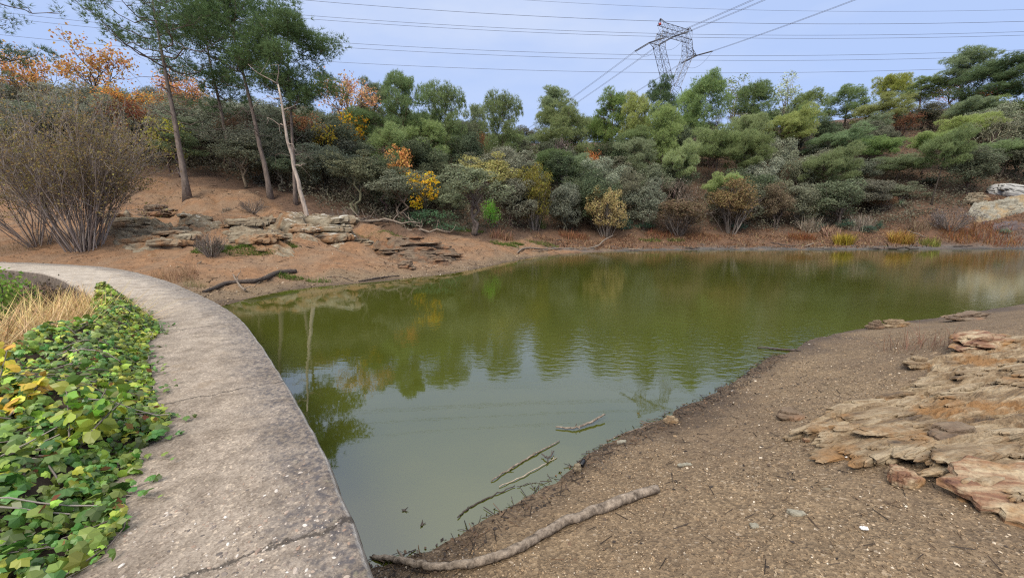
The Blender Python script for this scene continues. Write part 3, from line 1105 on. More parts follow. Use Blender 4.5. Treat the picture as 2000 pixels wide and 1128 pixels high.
def autumn(seed, H=8, Rw=3.2, leaves=1700, leaf=0.2, levels=4, tr=0.12, droop=0.0, clump=0.25, base=0.25):
    """a forked tree whose limbs show through sparse leaf"""
    rng = np.random.default_rng(seed)
    w, f = MB(), MB()
    tips = []

    def grow(p, d, L, r, lev):
        n = 5
        pts = [p]
        dd = d.copy()
        for i in range(n - 1):
            dd = unit(dd + rng.normal(0, 0.13, 3) + np.array([0, 0, 0.06 - droop * lev * 0.05]))
            pts.append(pts[-1] + dd * L / (n - 1))
        pts = np.array(pts)
        w.tube(pts, np.linspace(r, r * 0.6, n), 6 if lev < 2 else 3, cap=False)
        if lev >= levels:
            tips.append(pts)
            return
        m = 3 if lev else 5
        for k in range(m):
            a = rng.uniform(0, 6.28)
            sp = rng.uniform(0.45, 0.95)
            ax_ = unit(np.cross(dd, rng.normal(size=3)))
            nd_ = unit(dd * math.cos(sp) + ax_ * math.sin(sp) + np.array([0, 0, 0.12]))
            grow(pts[-1 - (k % 2) * (lev > 0)], nd_, L * rng.uniform(0.55, 0.85), r * 0.55, lev + 1)

    grow(np.array([0, 0, -0.3]), np.array([rng.normal(0, 0.08), rng.normal(0, 0.08), 1.0]), H * (base + 0.08), tr, 0)
    T = np.concatenate(tips)
    lo, hi = T.min(0), T.max(0)
    sc_ = np.array([2 * Rw / max(0.1, hi[0] - lo[0]), 2 * Rw / max(0.1, hi[1] - lo[1]), H / hi[2]])
    w.v = [v * sc_ for v in w.v]
    T = T * sc_
    if leaves:
        P = T[rng.integers(0, len(T), leaves)] + rng.normal(0, clump, (leaves, 3))
        scatter(f, P, KITE[0], KITE[1], leaf * rng.uniform(0.6, 1.4, len(P)), rng, nrm=unit(rng.normal(size=P.shape) + np.array([0, 0, 0.4])))
    return w, f


PROTO = {}


def reg(kind, wf, leafmat, woodmat=None):
    w, f = wf
    lo, hi = f.bbox() if f.v else w.bbox()
    PROTO.setdefault(kind, []).append((w.mesh(kind + '_trunk', woodmat or M_BARK), f.mesh(kind + '_crown', leafmat) if f.v else None, hi[2], (hi[0] - lo[0] + hi[1] - lo[1]) / 2))


for s in range(4):
    reg('pine', pine(100 + s, H=11, base=[.42, .5, .38, .46][s], Rw=[3.2, 2.8, 3.0, 3.4][s], limbs=19, flat=.68, lobe=.31, tufts=6500, tuft=.42), M_NEEDLE)
for s in range(3):
    reg('bushy_pine', pine(120 + s, H=9, base=.22, Rw=2.9, limbs=24, flat=.8, lobe=.31, tufts=7500, tuft=.40, dead=2, spread_low=.85), M_NEEDLE)
for s in range(4):
    reg('flat_pine', pine(140 + s, H=8, base=[.6, .66, .58, .64][s], Rw=[3.8, 3.4, 3.6, 4.0][s], limbs=20, flat=.55, lobe=.27, tufts=7600, tuft=.38, lean=[(.3, .05), (.22, -.05), (.36, .0), (.28, .1)][s], spread_low=.8), M_NEEDLE)
for s in range(5):
    reg('oak', broad(200 + s, H=7, Rw=2.7, n_lobes=[22, 30, 20, 26, 32][s], lobe=[.34, .29, .36, .31, .28][s], stems=[2, 3, 1, 2, 3][s], wild=.24), M_LEAF)
for s in range(2):
    reg('slim_oak', broad(220 + s, H=9, Rw=2.1, base=.34, n_lobes=18, lobe=.36, stems=2, leaves=8000, thin=.03, wild=.16), M_LEAF)
for s in range(3):
    reg('low_bush', broad(240 + s, H=2.6, Rw=1.9, base=.0, n_lobes=16, lobe=.38, stems=3, leaves=2600, leaf=.12, tr=.04, twigs=30), M_LEAF)
for s in range(3):
    reg('autumn', autumn(260 + s), M_LEAF)
for s in range(2):
    reg('yellow', broad(280 + s, H=5, Rw=1.7, base=.12, n_lobes=15, lobe=.33, stems=1, leaves=1300, leaf=.2, thin=.08, wild=.18, tr=.06), M_LEAF)
for s in range(2):
    reg('grey_bare', autumn(300 + s, H=6, Rw=3.0, leaves=120, leaf=.1, levels=5, tr=.1), M_LEAF)
for s in range(3):
    reg('twig_bush', (twiggy(320 + s, H=4.3, Rw=2.2, stems=26, leaves=0, spread=.5, r0=.03)[0], broad(330 + s, H=4.5, Rw=1.9, base=.06, n_lobes=20, lobe=.36, leaves=8000, leaf=.12, thin=-.02, wild=.08)[1]), M_LEAF, M_TWIG)
reg('slender', broad(340, H=9, Rw=1.3, base=.25, n_lobes=16, lobe=.42, stems=1, leaves=1500, leaf=.16, thin=.1, wild=.1, tr=.07), M_LEAF)

NAMES = {'pine': 'pine_tree', 'bushy_pine': 'pine_tree', 'flat_pine': 'leaning_pine_tree', 'oak': 'holm_oak_tree', 'slim_oak': 'holm_oak_tree', 'low_bush': 'evergreen_bush', 'autumn': 'deciduous_oak_tree',
         'yellow': 'yellow_leaved_tree', 'grey_bare': 'bare_tree', 'twig_bush': 'willow_shrub', 'slender': 'poplar_tree'}
CATS = {'evergreen_bush': 'bush', 'willow_shrub': 'shrub'}
C = {'dark': (.048, .06, .034), 'oak': (.08, .088, .056), 'pale': (.125, .135, .088), 'pine': (.085, .112, .048), 'dpine': (.058, .078, .038), 'bright': (.122, .152, .062), 'lime': (.16, .18, .065), 'gpine': (.11, .135, .075),
     'orange': (.50, .27, .095), 'rust': (.30, .15, .075), 'yellow': (.55, .34, .03), 'olive': (.21, .185, .045), 'tan': (.33, .26, .115), 'brown': (.16, .105, .06), 'grey': (.19, .175, .15), 'teal': (.035, .07, .048)}
WOODC = {'pine': (.20, .165, .14), 'bushy_pine': (.16, .13, .11), 'flat_pine': (.07, .055, .05), 'oak': (.13, .115, .10), 'slim_oak': (.17, .15, .135), 'autumn': (.13, .105, .09), 'yellow': (.10, .08, .07), 'grey_bare': (.30, .275, .25), 'low_bush': (.12, .10, .09), 'twig_bush': (1, 1, 1), 'slender': (.3, .27, .24)}
trng = random.Random(5)
PLACED = []


def plant(kind, x, y, ztop, width, col, label, variant=None, group=None, rz=None, hmin=1.0):
    var = PROTO[kind]
    tm, cm, h0, w0 = var[trng.randrange(len(var)) if variant is None else variant % len(var)]
    zg = ground_z(x, y)
    H = max(hmin, ztop - zg)
    name = NAMES[kind]
    t = thing(name, (x, y, zg), label, CATS.get(name, 'tree'), group, trng.uniform(0, 6.28) if rz is None else rz)
    sz = H / h0
    sx = max(sz * 0.45, min(width / w0, sz * 2.2))
    t.scale = (sx, sx, sz)
    c = C[col] if isinstance(col, str) else col
    v = trng.uniform(0.85, 1.15)
    link('trunk', tm, t, color=[q * trng.uniform(.85, 1.15) for q in WOODC[kind]])
    if cm: link('crown', cm, t, color=[min(1, (2.5 if c[0] < c[1] * 1.15 else 1.2) * q * v * trng.uniform(.95, 1.05)) for q in c])
    PLACED.append((t, kind, x, y, zg, zg + H))
    return t


def plant_px(kind, px, ptop, Y, wpx, col, label, **kw):
    p = at_y(px, ptop, Y)
    # distance of the tree's foot: same x and Y, height from the ground there
    return plant(kind, p[0], Y, p[2], wpx / FPX * (Y * CP) * 1.02, col, label, **kw)


# ------------------------------------------------------------------ the tall pines of the left bank, each its own shape
def hero_pine(foot, tip, col, label, wood, **kw):
    """foot and tip in the place; the stem is bent to reach the tip"""
    f_ = np.array([foot[0], foot[1], ground_z(foot[0], foot[1])])
    H = tip[2] - f_[2]
    w, f = pine(H=H, lean=((tip[0] - f_[0]) / H, (tip[1] - f_[1]) / H), **kw)
    t = thing('pine_tree', f_, label, 'tree')
    link('trunk', w.mesh('pine_trunk', M_BARK), t, color=wood)
    link('crown', f.mesh('pine_crown', M_NEEDLE), t, color=[q * 2.6 for q in col])
    PLACED.append((t, 'pine', f_[0], f_[1], f_[2], tip[2]))
    return t


hp = lambda px, py, Y: at_y(px, py, Y)
PW = (.20, .175, .16)
hero_pine(hp(366, 385, 30), hp(292, -25, 31), (.052, .076, .034), 'tall pine with many bare lower limbs, standing nearest the twiggy shrub on the orange bank', PW, seed=1, base=.62, Rw=4.0, limbs=20, flat=.5, lobe=.27, tufts=3400, tuft=.34, dead=24, spread_low=.9, tr=.24, sparse=.16)
hero_pine(hp(530, 392, 33), hp(432, -30, 34), (.052, .078, .032), 'tallest dense pine behind the bare orange slope, crown running out of the picture top', PW, seed=2, base=.58, Rw=3.6, limbs=22, flat=.62, lobe=.33, tufts=9000, tuft=.34, dead=18, spread_low=.8, tr=.22, sparse=.04)
hero_pine(hp(455, 330, 38), hp(392, 20, 38), (.048, .072, .032), 'double stemmed dark pine with a drooping low crown between the two tallest pines', PW, seed=3, base=.42, Rw=4.0, limbs=20, flat=.42, lobe=.33, tufts=7000, tuft=.36, dead=12, tr=.2, sparse=.05)
hero_pine(hp(578, 400, 33), hp(560, 45, 33), (.055, .08, .034), 'pine with a rounded lopsided crown just behind the pale dead trunk', PW, seed=4, base=.55, Rw=2.9, limbs=20, flat=.66, lobe=.36, tufts=8000, tuft=.34, dead=16, tr=.17, sparse=.0)
hero_pine(hp(-90, 330, 30), hp(-10, -70, 27), (.055, .08, .045), 'pine at the picture edge whose thin sprays hang into the sky above the twiggy shrub', PW, seed=5, base=.5, Rw=4.6, limbs=18, flat=.4, lobe=.22, tufts=3300, tuft=.34, dead=12, tr=.24, sparse=.16)

# the pale dead trunk
rng = np.random.default_rng(77)
fo = hp(606, 425, 28)
fo[2] = ground_z(fo[0], fo[1])
t = thing('dead_tree', fo, 'pale barkless dead trunk leaning left in front of the tall pines', 'tree')
tp = hp(543, 165, 28) - fo
mb = MB()
pts = bent(rng, (0, 0, -0.4), tp, 12, 0.008)
pts[:, 0] += np.sin(np.linspace(0, math.pi, 12)) * -0.15
mb.tube(pts, np.linspace(.165, .05, 12), 9)
link('trunk', mb.mesh('dead_trunk', M_BARK), t, color=(.50, .46, .42))
for (q, dx, dz, L) in [(11, -1.1, .75, 2.0), (11, .25, .9, 1.2), (10, -.9, .25, 1.5), (9, .8, .5, 1.0), (5, .9, .15, .9), (7, .5, -.5, .9), (8, -.8, .4, 1.2)]:
    mb = MB()
    d = unit(np.array([dx, rng.normal(0, .3), dz]))
    e = pts[q] + d * L
    b_ = bent(rng, pts[q], e, 5, .06)
    mb.tube(b_, np.linspace(.05, .012, 5), 5)
    for j in range(3):
        mb.tube(bent(rng, b_[2 + j], b_[2 + j] + rng.normal(0, .35, 3) * L, 3, .05), [.015, .01, .004], 3, cap=False)
    link('branch', mb.mesh('dead_branch', M_BARK), t, color=(.36, .32, .29))

# ------------------------------------------------------------------ trees with a look of their own
MAN = [
    # kind, px, top, Y, width px, colour, label
    ('autumn', 185, 70, 52, 150, 'orange', 'orange oak with thin crown, tallest of the autumn trees left of the tall pines'),
    ('autumn', 110, 105, 50, 110, 'orange', 'dense orange autumn tree between the thin orange oak and the picture edge'),
    ('autumn', 20, 110, 46, 170, (.46, .24, .09), 'broad russet autumn tree above the left end of the twiggy shrub'),
    ('autumn', 285, 115, 50, 110, 'orange', 'orange autumn tree showing behind the trunk of the tall pine with bare limbs'),
    ('autumn', 245, 160, 44, 130, (.52, .29, .075), 'golden orange low tree just left of the tall pine with bare limbs'),
    ('autumn', 345, 170, 46, 90, 'rust', 'rust brown tree right behind the trunk of the tall pine with bare limbs'),
    ('autumn', 262, 190, 36, 90, (.26, .10, .05), 'reddish brown small tree rising from the right side of the twiggy shrub'),
    ('yellow', 318, 228, 34.5, 70, (.25, .24, .04), 'yellow green small tree at the foot of the reddish brown tree'),
    ('autumn', 425, 205, 37, 80, 'brown', 'brown leaved small tree between the trunks of the two tallest pines'),
    ('autumn', 665, 132, 50, 140, (.52, .30, .155), 'orange pink oak on the skyline right of the tall pines'),
    ('autumn', 610, 200, 44, 100, 'rust', 'rusty low tree between the pale dead trunk and the orange pink oak'),
    ('yellow', 683, 215, 46, 70, 'yellow', 'golden yellow patch of a tree under the orange pink oak'),
    ('yellow', 636, 238, 40, 50, (.40, .29, .05), 'yellow small tree above the grey oaks right of the pale dead trunk'),
    ('autumn', 772, 250, 52, 70, (.22, .085, .04), 'dark red tree under the domed skyline pine'),
    ('yellow', 782, 280, 41, 60, 'orange', 'orange tree top showing in the middle of the grey oaks'),
    ('yellow', 829, 330, 36.5, 70, 'yellow', 'bright yellow tree at the foot of the slope behind the green brambles'),
    ('autumn', 930, 245, 55, 60, (.30, .16, .08), 'faded orange crown among dark oaks below the skyline pines'),
    ('slim_oak', 955, 295, 41, 130, (.17, .16, .065), 'olive yellow leafy tree left of the tall olive willow'),
    ('grey_bare', 1010, 300, 44, 110, 'grey', 'grey leafless tree top between the olive yellow tree and the olive willow'),
    ('twig_bush', 1046, 316, 41.5, 78, (.20, .17, .045), 'tall olive willow standing on the far bank'),
    ('twig_bush', 1188, 362, 42.5, 84, (.38, .30, .13), 'straw coloured round willow on the far bank'),
    ('grey_bare', 1120, 260, 54, 130, 'grey', 'greyish leafless tree on mid slope above the olive willow'),
    ('autumn', 1155, 287, 56, 46, (.42, .17, .06), 'small orange tree alone among dark green oaks on mid slope'),
    ('grey_bare', 1312, 340, 45, 110, 'grey', 'tangled grey leafless tree right of the straw coloured willow'),
    ('twig_bush', 1330, 385, 43.5, 110, (.17, .12, .075), 'brown twiggy shrub below the tangled grey tree'),
    ('twig_bush', 1436, 340, 44, 96, (.22, .165, .075), 'brown and gold leaved willow on the far bank, right of the brown shrub'),
    ('autumn', 1612, 300, 55, 90, (.42, .18, .05), 'orange tree in the middle of the leaning pine slope'),
    ('broadtan', 1524, 350, 46, 84, (.20, .165, .11), 'pale brownish oak at the foot of the leaning pine slope'),
    ('autumn', 1868, 148, 75, 90, (.45, .19, .06), 'orange tree on the right hand skyline beside the lone airy pine'),
    ('autumn', 1925, 170, 72, 90, (.36, .15, .07), 'dull orange crown behind the dark pine on the right hand skyline'),
    ('autumn', 1770, 218, 62, 90, (.17, .085, .045), 'dark brown tree among the leaning pines'),
    ('autumn', 1905, 300, 56, 80, (.20, .11, .07), 'faded reddish tree on the upper right slope'),
    ('twig_bush', 1720, 380, 48, 70, 'brown', 'brown scrubby shrub between the leaning pines and the pale rock face'),
    # skyline pines
    ('pine', 782, 132, 49, 120, 'pine', 'domed pine on the skyline right of the orange pink oak'),
    ('pine', 728, 150, 52, 70, 'gpine', 'thin grey green pine squeezed between the orange pink oak and the domed pine'),
    ('slender', 762, 148, 57, 50, 'gpine', 'slender grey tree leaning against the domed pine'),
    ('bushy_pine', 868, 152, 52, 100, 'pine', 'bushy grey green pine on the skyline right of the domed pine'),
    ('bushy_pine', 982, 170, 54, 96, 'pine', 'spreading skyline pine with dark limbs above the olive yellow tree'),
    ('pine', 930, 200, 60, 60, 'gpine', 'small pine in the skyline dip between two bushy pines'),
    ('bushy_pine', 1100, 192, 60, 130, 'bright', 'bright green spreading pine above the greyish leafless tree'),
    ('pine', 1082, 165, 68, 80, 'gpine', 'flat topped pine rising over the bright green pine'),
    ('bushy_pine', 1200, 165, 66, 90, (.10, .14, .045), 'rounded yellow green pine left of the lattice pylon'),
    ('bushy_pine', 1245, 172, 62, 70, 'lime', 'lime green pine below and left of the lattice pylon'),
    ('pine', 1290, 146, 66, 70, 'dpine', 'dark pine on the skyline right under the lattice pylon'),
    ('bushy_pine', 1300, 190, 58, 100, (.13, .16, .06), 'pale green feathery pine directly below the lattice pylon'),
    ('bushy_pine', 1382, 135, 68, 100, 'bright', 'tall bright green pine just right of the lattice pylon'),
    ('bushy_pine', 1345, 165, 70, 60, 'bright', 'small green pine between the pylon and the tall bright green pine'),
    ('slender', 1440, 143, 72, 50, 'gpine', 'narrow dull tree beside the tall bright green pine'),
    ('bushy_pine', 1478, 150, 68, 90, 'pine', 'broad dark green pine on the skyline left of the slender pale poplar'),
    ('slender', 1540, 142, 70, 56, (.17, .19, .12), 'slender pale poplar standing up from the skyline'),
    ('bushy_pine', 1580, 170, 68, 70, 'bright', 'small bright pine right of the slender pale poplar'),
    ('flat_pine', 1730, 143, 74, 70, (.14, .15, .04), 'yellowish flat pine on the skyline of the right slope'),
    ('bushy_pine', 1660, 165, 74, 90, 'pine', 'green pine in the skyline dip of the right slope'),
    ('pine', 1805, 150, 76, 90, 'bright', 'green pine between the yellowish flat pine and the lone airy pine'),
    ('pine', 1893, 90, 72, 90, 'gpine', 'lone airy pine, tallest on the right hand skyline'),
    ('pine', 1965, 106, 62, 130, 'dpine', 'dark broad pine with a black trunk at the right picture edge'),
    # leaning pines of the right slope
    ('flat_pine', 1402, 238, 55, 130, 'bright', 'large dome shaped pine, largest crown below the pylon side skyline'),
    ('flat_pine', 1395, 335, 47, 80, (.15, .18, .075), 'small pale green pine sheltering the brown and gold willow'),
    ('flat_pine', 1535, 205, 60, 110, 'lime', 'yellow green flat topped pine below the slender pale poplar'),
    ('flat_pine', 1628, 245, 57, 120, 'gpine', 'grey green flat topped pine above the orange tree on the right slope'),
    ('flat_pine', 1712, 262, 55, 80, 'bright', 'small bright flat crown right of the orange tree on the right slope'),
    ('flat_pine', 1812, 258, 54, 90, (.13, .165, .065), 'light green leaning pine above the brown scrubby shrub'),
    ('flat_pine', 1868, 225, 57, 100, 'lime', 'brightest yellow green leaning pine on the upper right slope'),
    ('flat_pine', 1965, 270, 50, 110, (.12, .15, .07), 'leaning pine above the pale rock face'),
    ('flat_pine', 1700, 190, 66, 110, (.13, .14, .06), 'olive flat crowned pine high on the right slope'),
    ('flat_pine', 1920, 190, 62, 110, 'bright', 'green spreading pine below the dark broad skyline pine'),
    ('flat_pine', 1320, 270, 50, 80, (.14, .17, .08), 'feathery light green pine above the tangled grey tree'),
    # lower oaks of note
    ('oak', 1232, 255, 56, 110, (.05, .068, .036), 'large dark rounded oak on mid slope below the rounded yellow green pine'),
    ('slim_oak', 690, 290, 34, 130, (.085, .092, .055), 'big grey green oak right of the pale dead trunk at the slope foot'),
    ('slim_oak', 470, 270, 34, 150, (.085, .095, .06), 'grey green oak filling the gap between the tallest pine and the bare slope'),
    ('slim_oak', 345, 255, 33.5, 120, (.07, .085, .045), 'dark green small oak in front of the tall pine with bare limbs'),
    ('slim_oak', 545, 300, 35, 100, (.07, .08, .05), 'oak partly hidden behind the pale dead trunk'),
    ('slim_oak', 745, 300, 36, 90, (.08, .09, .055), 'upright grey oak left of the bright yellow tree'),
    ('oak', 880, 350, 39, 80, (.085, .095, .06), 'small grey oak right of the bright yellow tree'),
    ('oak', 1105, 350, 43, 80, (.095, .10, .075), 'low grey oak between the olive willow and the straw coloured willow'),
    ('oak', 1262, 340, 45, 90, (.10, .11, .078), 'pale grey oak right of the straw coloured willow'),
    ('oak', 1640, 345, 46, 120, (.09, .098, .06), 'olive grey oak below the orange tree on the right slope'),
    ('oak', 1180, 300, 50, 110, (.12, .13, .095), 'pale silvery oak above the straw coloured willow'),
    ('oak', 1565, 352, 46.5, 90, (.085, .09, .062), 'grey oak between the pale brownish oak and the olive grey oak'),
    ('oak', 1705, 345, 48, 100, (.075, .08, .055), 'dark grey oak right of the olive grey oak at the slope foot'),
    ('oak', 1765, 352, 49, 90, (.085, .09, .06), 'low spreading oak above the grey purple dead shrub'),
    ('oak', 1822, 345, 51, 90, (.07, .078, .052), 'dark oak left of the lichened stone of the pale rock face'),
    ('flat_pine', 1755, 300, 52, 110, 'gpine', 'dark trunked leaning pine low on the right slope, left of the light green leaning pine'),
    ('flat_pine', 1850, 318, 54, 100, (.115, .13, .08), 'leaning pine with a grey green crown just up and left of the white boulder'),
    ('oak', 1905, 335, 56, 110, (.06, .068, .045), 'dark oak mass behind the pale rock face'),
    ('oak', 1985, 330, 54, 110, (.055, .065, .042), 'darkest oak at the right picture edge above the white boulder'),
    ('oak', 1680, 305, 53, 90, (.08, .085, .06), 'grey oak under the small bright flat crown on the right slope'),
    ('oak', 1600, 270, 60, 90, (.10, .105, .08), 'grey oak above and left of the orange tree on the right slope'),
    ('grey_bare', 1790, 300, 58, 90, 'grey', 'bare greyish tree among the leaning pines of the right slope'),
    ('oak', 1840, 280, 60, 100, (.07, .075, .055), 'dim oak between the light green and the brightest leaning pine'),
    ('oak', 1490, 300, 52, 80, (.13, .135, .10), 'silvery oak between the dome shaped pine and the orange tree'),
]
PROTO['broadtan'] = PROTO['oak']
NAMES['broadtan'], WOODC['broadtan'] = NAMES['oak'], WOODC['oak']
for (kind, px, ptop, Y, wpx, col, lab) in MAN:
    rz = None
    if kind == 'flat_pine': rz = trng.uniform(-0.5, 0.5)
    plant_px(kind, px, ptop, Y, wpx, col, lab, rz=rz)
KEY = [(t, k, *project((x, y, (a + b) / 2))) for (t, k, x, y, a, b) in PLACED]

# ------------------------------------------------------------------ the rest of the wood, tree by tree
SKY = ([-200, 0, 100, 200, 300, 400, 500, 640, 760, 830, 930, 1040, 1130, 1250, 1400, 1560, 1700, 1840, 2000, 2200],
       [125, 130, 130, 140, 145, 158, 168, 185, 200, 205, 222, 228, 215, 205, 195, 195, 195, 180, 165, 150])
fills = []
frng = random.Random(12)
for Y in (33, 36.5, 40.5, 45, 49, 53, 57.5, 62.5, 68, 75):
    step = 3.0 + (Y - 33) * 0.045
    x = -75.0
    while x < 110:
        x += step * frng.uniform(0.75, 1.3)
        yy = Y + frng.uniform(-2, 2)
        zg = ground_z(x, yy)
        px, py = project((x, yy, zg + 2))
        if not (-110 < px < 2090): continue
        need = float(np.interp(x, [-60, -40, -30, -24, -14, -8, -2, 4, 20, 60, 80], [31.5, 32, 34.5, 35.5, 33.5, 32.5, 35, 43, 45, 45, 45]))
        if yy < need: continue
        pxb, pyb = project((x, yy, zg))
        if pxb > 1850 and pyb > 385: continue
        near = min((math.hypot(x - p[2], yy - p[3]) for p in PLACED), default=9)
        if near < 1.9 + (Y - 33) * 0.02: continue
        ptop_lim = float(np.interp(px, *SKY)) + frng.uniform(8, 40)
        zlim = at_y(px, ptop_lim, yy)[2]
        right = px > 1380
        r = frng.random()
        if right:
            kind, col = (('flat_pine', ['gpine', 'bright', 'pine', (.12, .14, .065)][frng.randrange(4)]) if r < 0.55 else ('oak', [(.085, .09, .06), (.07, .075, .05), (.11, .115, .08), 'dark'][frng.randrange(4)]) if r < 0.90 else ('grey_bare', 'grey'))
            if Y < 47 and kind == 'flat_pine': kind, col = 'oak', (.08, .085, .055)
        else:
            pin = 0.12 if Y < 52 else 0.42
            kind, col = (('bushy_pine' if frng.random() < .5 else 'pine', ['pine', 'gpine', 'bright'][frng.randrange(3)]) if r < pin and px > 700 else
                         (('slim_oak' if frng.random() < .3 else 'oak'), [(.055, .064, .038), (.075, .083, .052), (.10, .108, .072), 'dark', (.085, .088, .058)][frng.randrange(5)]))
            if px < 640: col = [(.08, .088, .06), (.095, .102, .072), (.12, .125, .09)][frng.randrange(3)]
        H = frng.uniform(5.0, 7.5) if 'pine' not in kind else frng.uniform(6.5, 9.5)
        if Y < 42: H = frng.uniform(4.2, 6.0)
        ztop = min(zg + H, zlim)
        if ztop - zg < 2.4: continue
        wdt_ = frng.uniform(5.2, 7.8)
        if ztop - zg < 4: wdt_ *= .8
        rz = frng.uniform(-.5, .5) if kind == 'flat_pine' else None
        o = plant(kind, x, yy, ztop, wdt_, col, None, rz=rz)
        o['group'] = {'p': 'pines of the wooded slope', 'o': 'holm oaks of the wooded slope', 's': 'holm oaks of the wooded slope', 'f': 'leaning pines of the right hand slope', 'b': 'pines of the wooded slope', 'g': 'bare grey trees of the wooded slope'}[kind[0]]
        fills.append((o, kind, col, *project((x, yy, (zg + ztop) / 2)), ztop - zg))
print('fill trees', len(fills), 'placed', len(PLACED))
# words that single out each of the remaining trees
REF = [('the bright yellow tree', 829, 375), ('the olive willow', 1046, 380), ('the straw coloured willow', 1188, 405), ('the lattice pylon', 1310, 110), ('the domed pine', 782, 200), ('the orange pink oak', 665, 180),
       ('the pale dead trunk', 575, 300), ('the dome shaped pine', 1402, 270), ('the orange tree on the right slope', 1612, 320), ('the brown and gold willow', 1436, 390), ('the tangled grey tree', 1312, 370),
       ('the lone airy pine', 1893, 130), ('the pale rock face', 1950, 400), ('the small orange tree on mid slope', 1155, 297), ('the bright green spreading pine', 1100, 220), ('the slender pale poplar', 1540, 165),
       ('the twiggy shrub', 140, 330), ('the thin orange oak', 185, 110), ('the olive yellow tree', 955, 350), ('the yellowish flat pine', 1730, 170), ('the brightest leaning pine', 1868, 245),
       ('the tall bare limbed pine', 340, 250), ('the tallest pine', 490, 200)]
KW = {'oak': 'holm oak', 'slim_oak': 'upright holm oak', 'pine': 'pine', 'bushy_pine': 'bushy pine', 'flat_pine': 'leaning flat topped pine', 'grey_bare': 'leafless tree'}
seen = {}
for (o, kind, col, px, py, H) in sorted(fills, key=lambda q: min(math.hypot(q[3] - r[1], q[4] - r[2]) for r in REF)):
    ref = min(REF, key=lambda r: math.hypot(px - r[1], py - r[2]))
    dx, dy = px - ref[1], py - ref[2]
    v = '' if abs(dy) < 18 else ('above' if dy < 0 else 'below')
    h = '' if abs(dx) < 22 else ('left of' if dx < 0 else 'right of')
    rel = (v + ' and ' + h if v and h else v or h or 'directly behind')
    c = C[col] if isinstance(col, str) else col
    lum = sum(c) / 3
    cw = 'grey' if kind == 'grey_bare' else 'dark green' if lum < .045 else 'olive green' if lum < .075 and 'oak' in kind else 'pale grey green' if 'oak' in kind else 'dark green' if lum < .075 else 'grey green' if c[1] < 0.135 else 'bright green'
    lab = f"{'small' if H < 4.2 else 'large' if H > 6.8 else 'medium'} {cw} {KW[kind]} {rel} {ref[0]}"
    seen[lab] = seen.get(lab, 0) + 1
    if seen[lab] > 1: lab += ', ' + ['', 'second', 'third', 'fourth', 'fifth', 'sixth', 'seventh', 'eighth', 'ninth'][min(8, seen[lab] - 1)] + ' one out'
    if len(lab.split()) > 16: lab = lab.split(' ', 1)[1]
    if len(lab.split()) > 16: lab = lab.replace(' flat topped', '').replace('the small orange tree on mid slope', 'the small orange tree').replace('on the right slope', 'on that slope')
    if len(lab.split()) > 16: lab = lab.replace(' and right of', ' right of').replace(' and left of', ' left of')
    if len(lab.split()) > 16: lab = lab.replace(' one out', ' out')
    o['label'] = lab

# low scrub that fills the wood's floor, uncountable
rng = np.random.default_rng(400)
mb = MB()
ns = 7500
xs = rng.uniform(-72, 100, ns * 3)
ys = 32 + 45 * rng.random(ns * 3) ** 1.3
need = np.interp(xs, [-60, -40, -30, -24, -14, -8, -2, 4, 20, 60, 80], [31.5, 32, 34.5, 35.5, 33.5, 32.5, 37, 44, 45, 44.5, 45])
k_ = (ys > need + 0.5) & ~((xs / ys > 1.165) & (ys < 47.5)) & (np.abs(xs) < ys * 1.5)
xs, ys = xs[k_][:ns], ys[k_][:ns]
zs = terrain(xs, ys)
for m_ in range(2):
    rr = rng.uniform(0.55, 1.5, len(xs))
    P = []
    for i in range(len(xs)):
        d = unit(rng.normal(size=(22, 3)))
        P.append(np.array([xs[i], ys[i], zs[i] + 0.15]) + d * np.array([1.1, 1.1, 1.0]) * rr[i] * rng.uniform(.5, 1, (22, 1)) + rng.normal(0, .4, 3) * [1, 1, .1])
    P = np.concatenate(P)
    scatter(mb, P, KITE[0], KITE[1], rng.uniform(0.12, 0.26, len(P)), rng, nrm=unit(rng.normal(size=P.shape) + np.array([0, -.2, .6])))
und = mb.build('undergrowth', M_LEAF)
und.color = (.19, .175, .125, 1)
tag(und, 'low dull green scrub covering the floor of the wood', 'undergrowth', kind='stuff')

# ------------------------------------------------------------------ twiggy shrub on the left bank
b = at_y(165, 497, 19.2)
b[2] = ground_z(b[0], b[1])
t = thing('bare_shrub', b, 'large brown many stemmed shrub of bare twigs beyond the far end of the walkway', 'shrub')
w, f = twiggy(900, H=7.4, Rw=3.6, stems=78, levels=4, leaves=16000, leaf=0.085, spread=.50, r0=.027, kids=4, base_r=.7, leaf_lo=.4, thick=1.75)
tm = w.mesh('shrub_stem', island_mat('shrub_twigs', [(0, (.12, .095, .08)), (.5, (.24, .195, .165)), (1, (.42, .36, .31))]))
link('stem', tm, t)
link('foliage', f.mesh('shrub_leaf', M_LEAF), t, color=(.30, .235, .09))
b2 = at_y(75, 500, 19.6)
b2[2] = ground_z(b2[0], b2[1])
t = thing('bare_shrub', b2, 'thin left hand stool of bare twigs leaning away from the large twiggy shrub', 'shrub')
w, f = twiggy(901, H=6.0, Rw=3.0, stems=28, levels=4, leaves=4200, leaf=.085, spread=.6, r0=.026, kids=4, base_r=.5, leaf_lo=.3, thick=1.6)
t.rotation_euler = (0, R(-14), 0)
link('stem', w.mesh('shrub_stem', tm.materials[0]), t)
link('foliage', f.mesh('shrub_leaf', M_LEAF), t, color=(.24, .19, .07))


